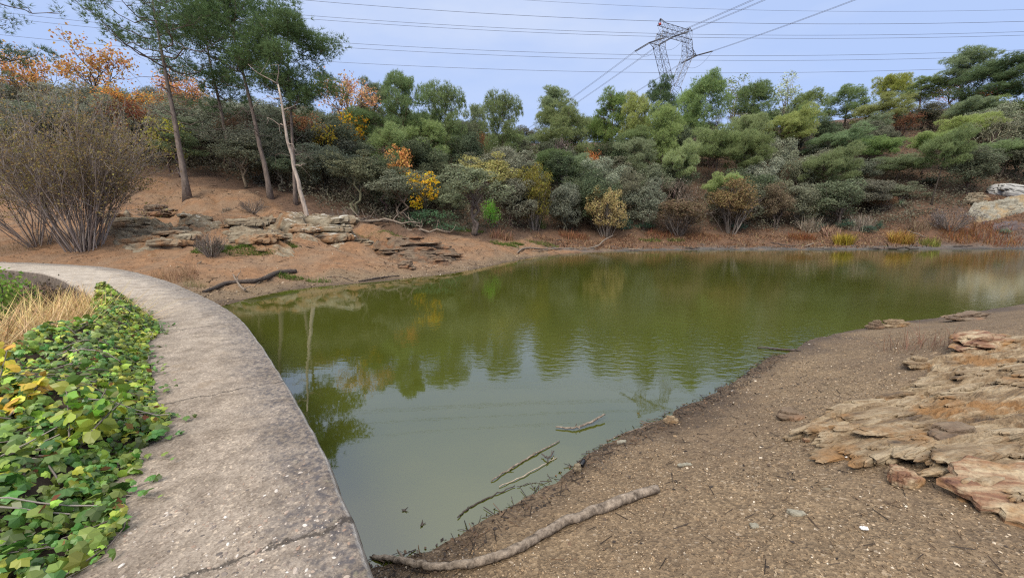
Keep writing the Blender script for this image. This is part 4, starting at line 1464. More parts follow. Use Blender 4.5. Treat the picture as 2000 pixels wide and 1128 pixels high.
def small_shrub(px, py, Y, hpx, label, seed, col, name='bare_shrub', stems=18, leaves=500, spread=.8, H=None, loc=None, cat='shrub', twigs=None, leaf=.05):
    b = at_y(px, py, Y) if loc is None else np.array(loc, float)
    b[2] = ground_z(b[0], b[1])
    H = hpx / FPX * Y if H is None else H
    t = thing(name, b, label, cat)
    w, f = twiggy(seed, H=H, stems=stems, levels=3, leaves=leaves, leaf=leaf, spread=spread, r0=.012 + H * .005, base_r=.12 * H, leaf_lo=.1)
    link('stem', w.mesh(name + '_stem', twigs or M_TWIG), t)
    if leaves: link('foliage', f.mesh(name + '_leaf', M_LEAF), t, color=col)
    return t


small_shrub(412, 492, 17.6, 62, 'small grey dome of bare twigs in front of the left bank rocks', 910, (.12, .09, .06), stems=40, leaves=300, spread=1.0)
small_shrub(672, 446, 26, 62, 'grey bare shrub at the right end of the white topped rocks', 911, (.12, .10, .07), stems=26, leaves=200)
small_shrub(495, 415, 26, 40, 'tangle of bare roots and stems on the orange slope below the small oak', 912, (.1, .08, .06), stems=26, leaves=0, spread=1.3)
small_shrub(1855, 448, 42.5, 60, 'grey purple dead shrub hanging over a dark hollow left of the pale rock face', 913, (.2, .17, .17), stems=34, leaves=900, spread=1.3, leaf=.12)

# ------------------------------------------------------------------ layered rocks
M_SCHIST = rock_mat('schist', (.35, .28, .185), (.205, .145, .085), (.075, .055, .04), (.24, .135, .058), R(12), 1.5)
M_BANKROCK = rock_mat('bank_rock', (.30, .26, .185), (.19, .15, .10), (.075, .06, .045), (.25, .145, .075), R(-10), .6, lichen=None)
M_PURPLE = rock_mat('purple_rock', (.17, .135, .13), (.11, .085, .082), (.05, .04, .04), (.15, .09, .06), 0, .5)
M_WHITEROCK = rock_mat('white_topped_rock', (.30, .26, .185), (.19, .15, .10), (.075, .06, .045), (.25, .145, .075), R(-10), .6, lichen=(.46, .44, .38))
M_BROWNROCK = rock_mat('brown_rock', (.21, .165, .115), (.15, .105, .07), (.06, .045, .036), (.22, .12, .065), 0, .8)
M_PALEROCK = rock_mat('pale_rock', (.36, .34, .275), (.25, .23, .175), (.10, .085, .07), (.34, .25, .14), 0, .5)


def ledge_rock(seed, L, D, H, layers=6, tilt=0.2, nu=84, nv=44, rough=.12, ledge=.22, power=.55):
    rng = np.random.default_rng(seed)
    hs = rng.random(64)
    th = np.linspace(0, 2 * math.pi, nu, endpoint=False)
    ph = np.linspace(-0.45, 1, nv) * math.pi / 2
    T, Pp = np.meshgrid(th, ph)
    sg = lambda v, e: np.sign(v) * np.abs(v) ** e
    r = np.cos(Pp) ** power
    x, y, z = r * sg(np.cos(T), .8), r * sg(np.sin(T), .8), sg(np.sin(Pp), .75)
    q = z * layers * .5 + tilt * x * layers + fbm(x * 1.7 + seed, y * 1.7, 3, seed) * 1.6 + 20
    li = np.floor(q).astype(int)
    fr = q - li
    off = (hs[li % 64] - .5) * 2 * ledge - .16 * (fr > .86) * 1.0
    per = fbm(np.cos(T) * 1.6 + li * 3.7, np.sin(T) * 1.6 + seed, 3, seed + 5) * .45
    k = 1 + off + per
    k = np.where(Pp > 1.2, 1 + (k - 1) * (math.pi / 2 - Pp) / .37, k)
    x, y = x * k, y * k
    z = z + fbm(x * 3 + seed, y * 3, 4, seed + 9) * rough * 1.3 * (z > .2) + (hs[(li + 7) % 64] - .5) * .05
    x = x + fbm(y * 6, z * 9 + seed, 3, seed + 2) * rough * .6
    y = y + fbm(x * 6, z * 9 - seed, 3, seed + 4) * rough * .6
    V = np.stack([x * L, y * D, z * H], -1).reshape(-1, 3)
    ii = np.arange(nu * nv).reshape(nv, nu)
    F = np.stack([ii[:-1], np.roll(ii, -1, 1)[:-1], np.roll(ii, -1, 1)[1:], ii[1:]], -1).reshape(-1, 4)
    mb = MB()
    mb.add(V, F, 0, False)
    return mb


def plates(mb, rng, spec, island=None):
    """ragged plates of rock; spec: centre, half length, half depth, thickness, turn, pitch, roll"""
    na = 40
    a = np.linspace(0, 2 * math.pi, na, endpoint=False)
    for (c, L, D, h, rz, pt, rl) in spec:
        sd = rng.integers(1, 9999)
        sq_ = lambda v, e: np.sign(v) * np.abs(v) ** e
        r0 = 1 + fbm(np.cos(a) * 1.3 + sd, np.sin(a) * 1.3, 3, sd) * .55 + fbm(np.cos(a) * 6 + sd, np.sin(a) * 6, 2, sd + 1) * .28
        x0, y0 = sq_(np.cos(a), .75) * r0, sq_(np.sin(a), .75) * r0
        rings = []
        for (k, zz) in ((.86, -.6), (.97, -.35), (1.0, .0), (.96, .32), (.88, .5), (.55, .56), (.2, .58)):
            kk = k * (1 + (fbm(np.cos(a) * 4 + zz * 9 + sd, np.sin(a) * 4, 3, sd + 2) * .16 if k > .8 else 0))
            zj = fbm(x0 * k * 2 + sd, y0 * k * 2, 3, sd + 3) * .35 if zz > .2 else 0
            rings.append(np.stack([x0 * kk * L, y0 * kk * D, np.full(na, zz * h) + zj * h], 1))
        V = np.concatenate(rings)
        cp, sp_, cr_, sr_, cz, sz_ = math.cos(pt), math.sin(pt), math.cos(rl), math.sin(rl), math.cos(rz), math.sin(rz)
        y_, z_ = V[:, 1] * cr_ - V[:, 2] * sr_, V[:, 1] * sr_ + V[:, 2] * cr_
        x_, z_ = V[:, 0] * cp + z_ * sp_, -V[:, 0] * sp_ + z_ * cp
        V = np.stack([x_ * cz - y_ * sz_, x_ * sz_ + y_ * cz, z_], 1) + np.asarray(c)
        nr_ = len(rings)
        ii = np.arange(nr_ * na).reshape(nr_, na)
        F = np.stack([ii[:-1], np.roll(ii, -1, 1)[:-1], np.roll(ii, -1, 1)[1:], ii[1:]], -1).reshape(-1, 4)
        mb.add(V, F, 0, False)
        mb.add(np.r_[V[-na:]], np.array([[0, i, i + 1] for i in range(1, na - 1)]), 0, False)


def stack(seed, L, D, H, n, dip):
    """beds of rock lying one on another, stepping back upwards"""
    rng = np.random.default_rng(seed)
    mb, spec = MB(), []
    h = H / n
    for i in range(n):
        u = (i + .5) / n
        k = math.sqrt(max(.12, 1 - (u * .93) ** 2.2))
        m_ = 1 + (rng.random() < .7) + (L > 1.6)
        for q in range(m_):
            l = L * k * rng.uniform(.4, .75) if m_ > 1 else L * k * rng.uniform(.8, 1)
            cx = rng.uniform(-1, 1) * (L * k - l) if m_ > 1 else rng.uniform(-.1, .1) * L
            spec.append(((cx, D * (.35 * u + rng.uniform(-.18, .12)), u * H), l, D * k * rng.uniform(.6, .95), h * rng.uniform(.75, 1.5), rng.normal(0, .10), dip + rng.normal(0, .03), rng.normal(.05, .05)))
    plates(mb, rng, spec)
    return mb


def rock_px(px, py, Y, wpx, hpx, label, seed, mat, depth=None, rz=0, tilt=.2, name='layered_rock', layers=6, dip=0, **kw):
    """px,py: the rock's middle at its base"""
    p = at_y(px, py, Y)
    g = ground_z(p[0], p[1])
    s = Y / FPX * 1.03
    mb = stack(seed, wpx * s / 2, depth or wpx * s * .3, hpx * s, layers, dip)
    o = mb.build(name, mat, loc=(p[0], p[1], g - hpx * s * .12))
    o.rotation_euler = (0, 0, rz)
    return tag(o, label, 'rock')


rock_px(705, 468, 23.4, 60, 10, 'low slabs lying on the dirt beyond the flat whitish rock', 8, M_BANKROCK, .7, 0, .05, layers=3)
rock_px(445, 398, 27.5, 50, 18, 'grey rock high on the orange slope by the bare limbed pine', 10, M_BROWNROCK, .7, 0, .1, layers=4)
rock_px(255, 415, 24.5, 44, 12, 'pale small rock beside the top of the twiggy shrub', 15, M_BANKROCK, .6, 0, .1, layers=3)
rock_px(300, 392, 27.5, 60, 22, 'low mossy rock on the orange slope left of the bare limbed pine', 16, M_BROWNROCK, .8, 0, .1, layers=4)
rock_px(795, 532, 19.2, 34, 14, 'grey stone near the waterline of the sandy point', 14, M_BROWNROCK, .35, 0, .15, layers=4)
rock_px(1905, 408, 46.5, 40, 18, 'grey lichened stone at the upper left of the pale rock face', 23, M_BANKROCK, 1.0, 0, .1, layers=4)

p = at_y(1974, 388, 47)
o = ledge_rock(22, 1.9, 1.2, .95, 3, .05, 60, 30, .06, .06, .8).build('white_boulder', flat_mat('white_rock', (.40, .39, .365)), loc=(p[0], p[1], ground_z(p[0], p[1]) + .1))
o.rotation_euler = (0, R(14), R(-20))
tag(o, 'smooth white boulder on top of the pale rock face', 'rock')


def poly_sd(x, y, pl):
    best, ins = np.full(x.shape, 1e9), np.zeros(x.shape, bool)
    for i in range(len(pl)):
        a, b = pl[i], pl[(i + 1) % len(pl)]
        d = b - a
        t = np.clip(((x - a[0]) * d[0] + (y - a[1]) * d[1]) / (d @ d), 0, 1)
        best = np.minimum(best, np.hypot(x - a[0] - t * d[0], y - a[1] - t * d[1]))
        c = (a[1] > y) != (b[1] > y)
        xx = (b[0] - a[0]) * (y - a[1]) / (b[1] - a[1] + 1e-12) + a[0]
        ins ^= c & (x < xx)
    return np.where(ins, best, -best)


def outcrop(name, label, oc, phi, edge, mat, sc, step, hts, n_plates, seed, soil_amt=.85, lift=0.0, pth=1.0, pl=(-1.35, .55, .75), dr=(.13, .36), roll=-.25):
    """bedrock showing through the ground: steep little steps along tilted beds, with broken plates standing out"""
    ca_, sa_ = math.cos(phi), math.sin(phi)
    edge, oc = np.asarray(edge), np.asarray(oc)
    la = (edge[:, 0] - oc[0]) * ca_ + (edge[:, 1] - oc[1]) * sa_
    lb_ = -(edge[:, 0] - oc[0]) * sa_ + (edge[:, 1] - oc[1]) * ca_
    aa, bb = np.arange(la.min() - .3 * sc, la.max() + .3 * sc, step * 2), np.arange(lb_.min() - .3 * sc, lb_.max() + .3 * sc, step)
    A_, B_ = np.meshgrid(aa, bb)
    ox, oy = oc[0] + A_ * ca_ - B_ * sa_, oc[1] + A_ * sa_ + B_ * ca_
    a, b = A_ / sc + seed * 3.1, B_ / sc + seed * 1.7
    em = poly_sd(ox, oy, edge) / sc + fbm(a * 0.9, b * 5, 4, 88) * 0.45
    mk = sstep(0.0, 0.16, em)
    ph1 = b * 2.3 + fbm(a * 0.45, b * 0.8, 4, 80) * 2.4
    ph2 = b * 7.5 + fbm(a * 0.8 + 5, b * 1.5, 4, 81) * 2.6
    ph3 = b * 22 + fbm(a * 1.3 + 9, b * 3, 4, 82) * 3.0
    saw = lambda p: np.where((p % 1) < .08, (p % 1) / .08, 1 - ((p % 1) - .08) / .92)
    l1, l2 = np.floor(ph1), np.floor(ph2)
    am1 = .35 + .9 * _hash(l1, l1 * 0, 5)
    am2 = .3 + 1.0 * _hash(l2, np.floor(a * .9 + fbm(a, b * 3, 3, 3) * 2), 6)
    hh = hts[0] * saw(ph1) * am1 + hts[1] * saw(ph2) * am2 + hts[2] * saw(ph3) + fbm(a * 1.5, b * 5, 4, 83) * .04 + fbm(a * 9, b * 16, 3, 84) * .012
    soil = sstep(.02, .22, fbm(a * .55 + 3, b * 1.1, 3, 85))
    oz = terrain(ox.ravel(), oy.ravel()).reshape(ox.shape) + sc * (mk * (.01 + lift * sstep(0, .7, em) + hh * (1 - soil_amt * soil) - .05 * soil) - (1 - mk) * .12)
    ii = np.arange(ox.size).reshape(ox.shape)
    F = np.stack([ii[:-1, :-1], ii[:-1, 1:], ii[1:, 1:], ii[1:, :-1]], -1)
    use = (np.maximum.reduce([em[:-1, :-1], em[:-1, 1:], em[1:, 1:], em[1:, :-1]]) > -0.06)
    mb = MB()
    mb.add(np.c_[A_.ravel(), B_.ravel(), oz.ravel()], F[use], 0, False)
    prg = np.random.default_rng(321 + seed)
    spec, tries = [], 0
    while len(spec) < n_plates and tries < n_plates * 12:
        tries += 1
        a0, b0 = prg.uniform(la.min(), la.max()), prg.uniform(lb_.min(), lb_.max())
        wx, wy = oc[0] + a0 * ca_ - b0 * sa_, oc[1] + a0 * sa_ + b0 * ca_
        e_ = float(poly_sd(np.array([wx]), np.array([wy]), edge)[0])
        if e_ < .02 * sc: continue
        if fbm(np.array([a0 / sc * .5 + seed]), np.array([b0 / sc * 1.1]), 3, 99)[0] < -.22: continue
        if fbm(np.array([a0 / sc * .55 + seed * 1.705 + 3]), np.array([b0 / sc * 1.1 + seed * 1.87]), 3, 85)[0] > .10 and prg.random() < soil_amt: continue
        L_ = float(np.clip(prg.lognormal(pl[0], pl[1]), .07, pl[2])) * sc
        L_ = min(L_, e_ + .12 * sc)
        i0, j0 = int(np.clip((a0 - aa[0]) / (step * 2), 0, len(aa) - 1)), int(np.clip((b0 - bb[0]) / step, 0, len(bb) - 1))
        spec.append(((a0, b0, oz[j0, i0] + prg.uniform(-.03, .015) * sc), L_, L_ * prg.uniform(*dr), (L_ * prg.uniform(.05, .12) + .010 * sc) * pth, prg.normal(0, .09), prg.normal(-.03, .04), prg.normal(roll, .08)))
    plates(mb, prg, spec)
    o = mb.build(name, mat, loc=(oc[0], oc[1], 0))
    o.rotation_euler = (0, 0, phi)
    return tag(o, label, 'rock outcrop')


px2 = lambda pts: [hit(a, b)[:2] for a, b in pts]
edge = np.array([at_z(a, b_, -0.2)[:2] for a, b_ in [(1590, 832), (1650, 868), (1700, 890), (1770, 905), (1800, 925), (1850, 945), (1920, 970), (2000, 1000)]]
                + [[3.6, 1.5], [5.2, 1.6], [8.5, 2.5], [9.5, 5.0], [8.2, 6.3]] + [at_z(a, b_, -0.15)[:2] for a, b_ in [(2000, 645), (1900, 672), (1830, 690), (1790, 735), (1680, 750), (1590, 755), (1535, 770), (1550, 800)]])
outcrop('rock_outcrop', 'outcrop of thin tilted rust and cream rock layers on the gravel beach', (5.0, 3.6), math.atan2(0.62, 2.5), edge, M_SCHIST, 1.0, .0125, (.06, .04, .022), 560, 0, soil_amt=1.0, pl=(-1.8, .5, .40), roll=-.20)
BIG = dict(soil_amt=.3, pth=2.3, pl=(-.75, .35, .95), dr=(.28, .5))
THIN = dict(soil_amt=.5, pth=1.3, pl=(-1.2, .4, .6), dr=(.25, .5))
for (lab, pts, ph_, mat_, sc_, st_, hts_, npl, sd_i, lift, kw) in [
    ('brown ledges with dark undercuts right of the twiggy shrub, longest outcrop of the left bank', [(205, 425), (290, 424), (360, 440), (395, 462), (362, 497), (290, 500), (225, 490)], -.10, M_BANKROCK, 2.3, .035, (.10, .06, .03), 34, 1, .05, BIG),
    ('dark layered outcrop standing behind the green grass and the grey twig dome', [(440, 452), (470, 440), (520, 448), (575, 480), (600, 494), (540, 500), (470, 490)], -.25, M_BANKROCK, 2.2, .035, (.10, .06, .03), 24, 2, .12, BIG),
    ('pale scaly outcrop at the top middle of the left bank rocks', [(340, 432), (385, 426), (440, 436), (450, 450), (400, 456), (350, 448)], -.2, M_WHITEROCK, 1.8, .04, (.10, .06, .03), 14, 3, .06, BIG),
    ('whitish outcrop with a dark hollow at the right end of the left bank rocks', [(515, 446), (545, 438), (610, 440), (690, 462), (680, 472), (600, 472), (550, 466)], -.15, M_WHITEROCK, 2.0, .04, (.10, .06, .03), 18, 6, .10, BIG),
    ('broken brown slabs in the middle of the sandy point', [(722, 484), (800, 472), (860, 480), (900, 500), (872, 520), (800, 512), (745, 500)], .15, M_BROWNROCK, 1.7, .035, (.10, .06, .03), 60, 4, .03, THIN),
    ('pale cream sloping rock face on the far bank at the right picture edge', [(1885, 420), (1915, 400), (1960, 390), (2060, 392), (2070, 436), (1990, 438), (1920, 434)], .1, M_PALEROCK, 3.0, .06, (.14, .08, .04), 0, 5, .05, THIN),
    ('dark purple brown rock shelf under the pale rock face', [(1925, 442), (2000, 440), (2070, 441), (2070, 462), (2000, 462), (1940, 458)], .1, M_PURPLE, 2.5, .06, (.14, .08, .04), 0, 7, .02, THIN)]:
    E_ = np.array(px2(pts))
    outcrop('rock_outcrop', lab, E_.mean(0), ph_, E_, mat_, sc_, st_, hts_, npl, sd_i, lift=lift, **kw)


def slab(px, py, z, w, d, h, rz, label, seed, mat, tilt=(0, 0), name='loose_slab', n=None):
    p = at_z(px, py, z)
    p[2] = ground_z(p[0], p[1])
    mb = stack(seed, w / 2, d / 2, h, n or (3 if h > .1 else 1 if h < .04 else 2), 0)
    o = mb.build(name, mat, loc=(p[0], p[1], p[2] + h * .15))
    o.rotation_euler = (tilt[0], tilt[1], rz)
    return tag(o, label, 'rock')


M_RUST = rock_mat('rusty_slab', (.42, .34, .22), (.22, .12, .07), (.10, .05, .04), (.27, .15, .06), R(20), 1.6)
slab(1985, 950, -.1, 1.0, .62, .09, R(-16), 'big purple brown slab with a pale broken edge in the nearest corner of the outcrop', 31, M_RUST, (R(6), R(-8)), n=1)
slab(1780, 890, -.1, .34, .18, .09, R(5), 'small rusty block at the front foot of the outcrop', 32, M_RUST)
slab(1880, 800, .05, .75, .26, .12, R(12), 'grey lens shaped boulder lying across the layers of the outcrop', 33, M_BROWNROCK)
slab(1800, 690, -.1, .5, .25, .11, R(10), 'tan wedge shaped stone behind the outcrop near the dry weed', 34, M_SCHIST)
slab(1930, 660, 0, 1.5, .5, .16, R(14), 'long brown ledge along the back of the beach', 35, M_RUST)
slab(1545, 782, -.3, .36, .22, .07, R(8), 'small dark cluster of rock chips at the outer tip of the outcrop', 36, M_BROWNROCK)
slab(1712, 632, -.6, .34, .2, .16, R(5), 'dark stone standing on the water edge of the far beach', 37, M_BROWNROCK)
slab(1750, 629, -.6, .9, .25, .12, R(8), 'flat pale stones along the water edge beside the dark stone', 38, M_SCHIST)
slab(1900, 612, -.4, 1.6, .4, .13, R(12), 'low crumbling ledge at the top of the beach above the water', 39, M_BROWNROCK)
slab(1310, 820, -.7, .16, .09, .07, R(-8), 'pale square stone at the waterline by the thin floating stick', 40, M_SCHIST)
slab(1216, 862, -.7, .13, .06, .025, R(15), 'flat whitish flake on the wet shoreline', 41, M_PALEROCK)
slab(1128, 912, -.7, .10, .07, .05, R(5), 'pale grey stone touching the small black cylinder', 42, M_BANKROCK)
slab(1337, 913, -.6, .16, .05, .015, R(10), 'thin cream flake pressed into the gravel of the middle beach', 43, M_PALEROCK)
slab(1548, 1022, -.5, .15, .06, .018, R(-12), 'cream flat flake nearest the bottom of the beach', 44, M_PALEROCK)
slab(1472, 1036, -.5, .09, .05, .014, R(0), 'small cream flake left of the flat flake on the beach', 45, M_PALEROCK)
slab(1576, 855, -.4, .07, .05, .03, R(0), 'small orange stone alone on the dirt left of the outcrop', 46, M_RUST)
slab(1615, 957, -.4, .07, .03, .012, R(0), 'tiny grey flake beside the dark twig on the dirt', 47, M_BANKROCK)
M_WHITE = flat_mat('white_scrap', (.72, .70, .66), .6)
for i, (px, py, z, s, lab) in enumerate([(1660, 868, -.25, .075, 'crumpled white scrap at the left tip of the outcrop'), (1690, 1018, -.3, .034, 'small white scrap on the bare dirt near the bottom')]):
    p = at_z(px, py, z)
    p[2] = ground_z(p[0], p[1]) + .01
    u = np.linspace(-1, 1, 9)
    U, V_ = np.meshgrid(u, u)
    rg = np.random.default_rng(60 + i)
    zz = .35 + .3 * fbm(U * 1.5 + i * 7, V_ * 1.5, 3, 61) + .25 * (rg.random(U.shape) - .5)
    kx = np.sqrt(np.maximum(1 - .4 * V_ ** 2, .1)) * (1 + .2 * (rg.random(U.shape) - .5))
    ii = np.arange(81).reshape(9, 9)
    mb = MB()
    mb.add(np.c_[(U * kx).ravel() * s * .7, (V_ * .6).ravel() * s * .7, zz.ravel() * s * .5], np.stack([ii[:-1, :-1], ii[:-1, 1:], ii[1:, 1:], ii[1:, :-1]], -1).reshape(-1, 4))
    o = mb.build('white_scrap', M_WHITE, loc=p)
    so_ = o.modifiers.new('thick', 'SOLIDIFY')
    so_.thickness = .006
    tag(o, lab, 'scrap')

# ------------------------------------------------------------------ gravel, litter
rng = np.random.default_rng(500)
CHIP = (np.array([[1, 0, 0], [0.1, .7, .1], [-.9, .1, 0], [0, -.75, -.05], [.1, .05, .34], [0, 0, -.3]]), np.array([[0, 1, 4], [1, 2, 4], [2, 3, 4], [3, 0, 4], [1, 0, 5], [2, 1, 5], [3, 2, 5], [0, 3, 5]]))
n = 90000
r_ = np.exp(rng.uniform(math.log(1.35), math.log(11), n))
az = rng.uniform(R(-32), R(62), n)
x, y = r_ * np.sin(az), r_ * np.cos(az)
z, sd__, wd__, _ = terrain(x, y, True)
hw_ = np.interp(0, [0], [0.66])
k_ = (sd__ > -0.03) & (wd__ < -hw_)
dens = 0.2 + 0.8 * sstep(-.2, .25, fbm(x * .9, y * .9, 3, 91))
k_ &= rng.random(n) < dens
x, y, z, sd__, r_ = x[k_], y[k_], z[k_], sd__[k_], r_[k_]
sz = np.clip(rng.lognormal(-5.35, .42, len(x)) * (r_ / 2.2) ** .45, .002, .03)
mb = MB()
wetk = sd__ + rng.normal(0, .08, len(x)) < .22
for mi, kk in ((0, ~wetk), (1, wetk)):
    P = np.c_[x, y, z + sz * .12][kk]
    scatter(mb, P, CHIP[0], CHIP[1], sz[kk], rng, nrm=unit(np.array([0, 0, 1.0]) + rng.normal(0, .35, P.shape)), mat=mi)
# shingle of the sandy point across the water
n = 30000
xs, ys = rng.uniform(-24, 4, n), rng.uniform(10.5, 33, n)
z, sd__, wd__, _ = terrain(xs, ys, True)
k_ = (sd__ > 0) & (wd__ < -1.0) & (rng.random(n) < np.exp(-sd__ * .7) + .16)
P = np.c_[xs, ys, z + .01][k_]
scatter(mb, P, CHIP[0], CHIP[1], np.clip(rng.lognormal(-3.6, .4, len(P)), .01, .09), rng, nrm=unit(np.array([0, 0, 1.0]) + rng.normal(0, .3, P.shape)), mat=0)
gr = mb.build('gravel', [island_mat('gravel_dry', [(0, (.09, .062, .04)), (.4, (.20, .138, .08)), (.75, (.31, .215, .125)), (.94, (.42, .32, .21)), (1, (.66, .58, .46))]),
                         island_mat('gravel_wet', [(0, (.025, .02, .017)), (.6, (.075, .058, .045)), (.92, (.16, .13, .10)), (1, (.45, .40, .34))], .45)])
tag(gr, 'brown and cream stone chips strewn over the beach', 'gravel', kind='stuff')
mb = MB()
n = 2800
ys = rng.uniform(1.4, 8, n * 8)
xs = rng.uniform(-1.5, 5, n * 8)
z, sd__, wd__, _ = terrain(xs, ys, True)
k_ = (wd__ < -.75) & ((np.abs(sd__ - .10) < .14) | ((rng.random(n * 8) < .07) & (sd__ > 0)))
xs, ys, z = xs[k_][:n], ys[k_][:n], z[k_][:n]
STICK = (np.array([[-.02, -.5, 0], [.02, -.5, 0], [.03, .5, .05], [-.02, .5, .05], [0, -.5, .05], [0, .5, .09]]), np.array([[0, 1, 4], [3, 5, 2], [1, 2, 5], [1, 5, 4], [0, 4, 5], [0, 5, 3]]))
P = np.c_[xs, ys, np.maximum(z, WZ) + .006]
h_ = len(P) // 2
scatter(mb, P[:h_], STICK[0], STICK[1], rng.uniform(.03, .14, h_), rng, nrm=unit(np.array([0, 0, 1.0]) + rng.normal(0, .2, (h_, 3))))
scatter(mb, P[h_:], KITE[0], KITE[1], rng.uniform(.015, .045, len(P) - h_), rng, nrm=unit(np.array([0, 0, 1.0]) + rng.normal(0, .5, (len(P) - h_, 3))))
li = mb.build('litter', island_mat('dark_litter', [(0, (.018, .014, .012)), (.6, (.06, .045, .035)), (1, (.16, .10, .06))]))
tag(li, 'dark twig bits and dead leaves along the near waterline', 'litter', kind='stuff')

# ------------------------------------------------------------------ logs and sticks
def stick(name, label, pix, rad, z=None, mat=None, lift=0.0, sides=10, wob=.004, kids=(), cat='branch', seed=0, knots=0, onz=None):
    """a piece of wood lying along pixels of the photograph, on the ground or at height z"""
    rng = np.random.default_rng(seed + 1000)
    P = []
    for (px, py) in pix:
        p = hit(px, py) if z is None else at_z(px, py, z)
        P.append(p)
    P = spline(np.array(P), 8)
    rad = np.interp(np.linspace(0, 1, len(P)), np.linspace(0, 1, len(rad)), rad)
    if z is None:
        P[:, 2] = np.maximum(terrain(P[:, 0], P[:, 1]), P[:, 2] - .05) + rad * .75 + lift
        P[:, 2] = np.convolve(np.r_[[P[0, 2]] * 4, P[:, 2], [P[-1, 2]] * 4], np.ones(9) / 9, 'valid')
    P = P + rng.normal(0, wob, P.shape)
    if onz is not None: P[:, 2] += np.asarray(np.interp(np.linspace(0, 1, len(P)), np.linspace(0, 1, len(onz)), onz))
    o0 = P[0].copy()
    mb = MB()
    mb.tube(P - o0, rad * (1 + .22 * fbm(np.linspace(0, 9, len(P)), np.full(len(P), seed * 1.3), 3, 7) + rng.normal(0, .025, len(P))), sides)
    for q in range(knots):
        i = rng.integers(2, len(P) - 2)
        d = unit(rng.normal(size=3) + np.array([0, 0, .6]))
        mb.tube(np.array([P[i], P[i] + d * rad[i] * 1.25, P[i] + d * rad[i] * 1.6]) - o0, [rad[i] * .5, rad[i] * .38, rad[i] * .1], 6)
    for (q, d, L, r) in kids:
        i = int(q * (len(P) - 1))
        mb.tube(bent(rng, P[i] - o0, P[i] - o0 + np.array(d) * L, 6, .07), np.linspace(r, r * .35, 6), 6)
    o = mb.build(name, mat or M_DRIFT, loc=o0)
    return tag(o, label, cat)


stick('driftwood_log', 'long smooth grey driftwood log lying on the gravel against the walkway corner', [(728, 1100), (790, 1108), (850, 1118), (930, 1108), (1010, 1080), (1100, 1035), (1190, 995), (1282, 968)],
      [.016, .021, .024, .028, .032, .036, .037, .034], lift=.012, sides=14, kids=[(.16, (-.5, .4, .35), .12, .012), (.40, (.2, -.6, .2), .07, .014)], cat='log', knots=3, seed=1)
stick('floating_branch', 'forked grey branch floating farthest from the beach', [(1085, 833), (1122, 836), (1150, 828), (1182, 815)], [.007, .012, .015, .009], z=WZ + .015, kids=[(.38, (.1, .2, .6), .06, .008), (.42, (.1, -.6, .0), .08, .008)], seed=2, onz=[0, .01, .02, .05])
stick('floating_branch', 'knobbly grey branch floating above the two thin pale sticks', [(960, 938), (1000, 912), (1040, 888), (1092, 860)], [.006, .008, .009, .005], z=WZ + .012, kids=[(.3, (.5, .1, .1), .08, .006), (.7, (.2, .4, .3), .06, .005)], seed=3, knots=4)
stick('floating_stick', 'pale straight stick floating between two grey branches', [(975, 950), (1030, 925), (1088, 892)], [.004, .0055, .004], z=WZ + .008, mat=wood_mat('pale_wood', (.25, .20, .14), (.5, .42, .31), 14, 1.0, .3), seed=4, kids=[(.97, (.1, .3, .5), .05, .005)], cat='stick')
stick('floating_branch', 'short dark forked twig standing over the pale straight stick', [(1058, 885), (1072, 893), (1082, 880)], [.006, .008, .006], z=WZ + .03, mat=M_DARKWOOD, seed=5, kids=[(.5, (-.2, -.6, -.1), .14, .006), (.8, (0, .3, .6), .06, .005)], cat='twig')
stick('floating_branch', 'dark crooked branch floating nearest the log', [(893, 1009), (920, 988), (960, 968), (1006, 948)], [.005, .008, .006, .004], z=WZ + .008, mat=M_DARKWOOD, seed=6, kids=[(.25, (.1, .5, .2), .05, .005)])
stick('floating_stick', 'thin straight pale stick floating parallel to the shoreline', [(1186, 860), (1230, 842), (1282, 824)], [.004, .005, .004], z=WZ + .005, seed=7, cat='stick')
stick('drowned_twig', 'faint thin twig half sunk beside the litter edge', [(1010, 950), (1040, 942), (1062, 944)], [.003, .004, .003], z=WZ + .003, mat=M_DARKWOOD, seed=8, cat='twig')
for i, (px, py, lab) in enumerate([(790, 995, 'dark curled leaf floating alone on the water beside the walkway'), (824, 1023, 'dark ragged leaf floating below the curled leaf')]):
    p = at_z(px, py, WZ + .006)
    mb = MB()
    mb.add(np.array([[-.024, 0, .008], [0, .009, 0], [.028, .012, .02], [.004, -.010, 0], [.026, -.022, .004], [-.010, -.014, .003]]), np.array([[0, 3, 1], [1, 3, 2], [3, 4, 1], [0, 5, 3]]))
    o = mb.build('floating_leaf', M_DARKWOOD, loc=p)
    o.rotation_euler = (0, 0, i * 1.2)
    m_ = o.modifiers.new('thick', 'SOLIDIFY')
    m_.thickness = .004
    tag(o, lab, 'leaf')
p = hit(1139, 914)
mb = MB()
mb.tube([(-.045, 0, 0), (-.043, 0, 0), (.03, .012, .006), (.036, .013, .006), (.038, .013, .006), (.05, .015, .007)], [.010, .02, .02, .017, .011, .011], 12)
o = mb.build('black_cylinder', flat_mat('black_plastic', (.008, .008, .009), .25, .5), loc=(p[0], p[1], p[2] + .025))
o.rotation_euler = (0, 0, R(50))
tag(o, 'small shiny black cylinder at the waterline beside a pale stone', 'bottle')
stick('twig', 'short dark twig on the bare dirt in front of the outcrop', [(1605, 900), (1622, 908)], [.008, .005], mat=M_DARKWOOD, seed=9, cat='twig')
stick('wood_chunk', 'dark wood chunk on the dirt behind the outcrop', [(1846, 706), (1868, 690)], [.035, .022], mat=M_DARKWOOD, seed=10, cat='wood')
stick('twig', 'dark stick lying in the shallows at the corner of the beach', [(1480, 678), (1530, 682), (1562, 684)], [.012, .02, .022], z=WZ + .02, mat=M_DARKWOOD, seed=11, cat='stick')
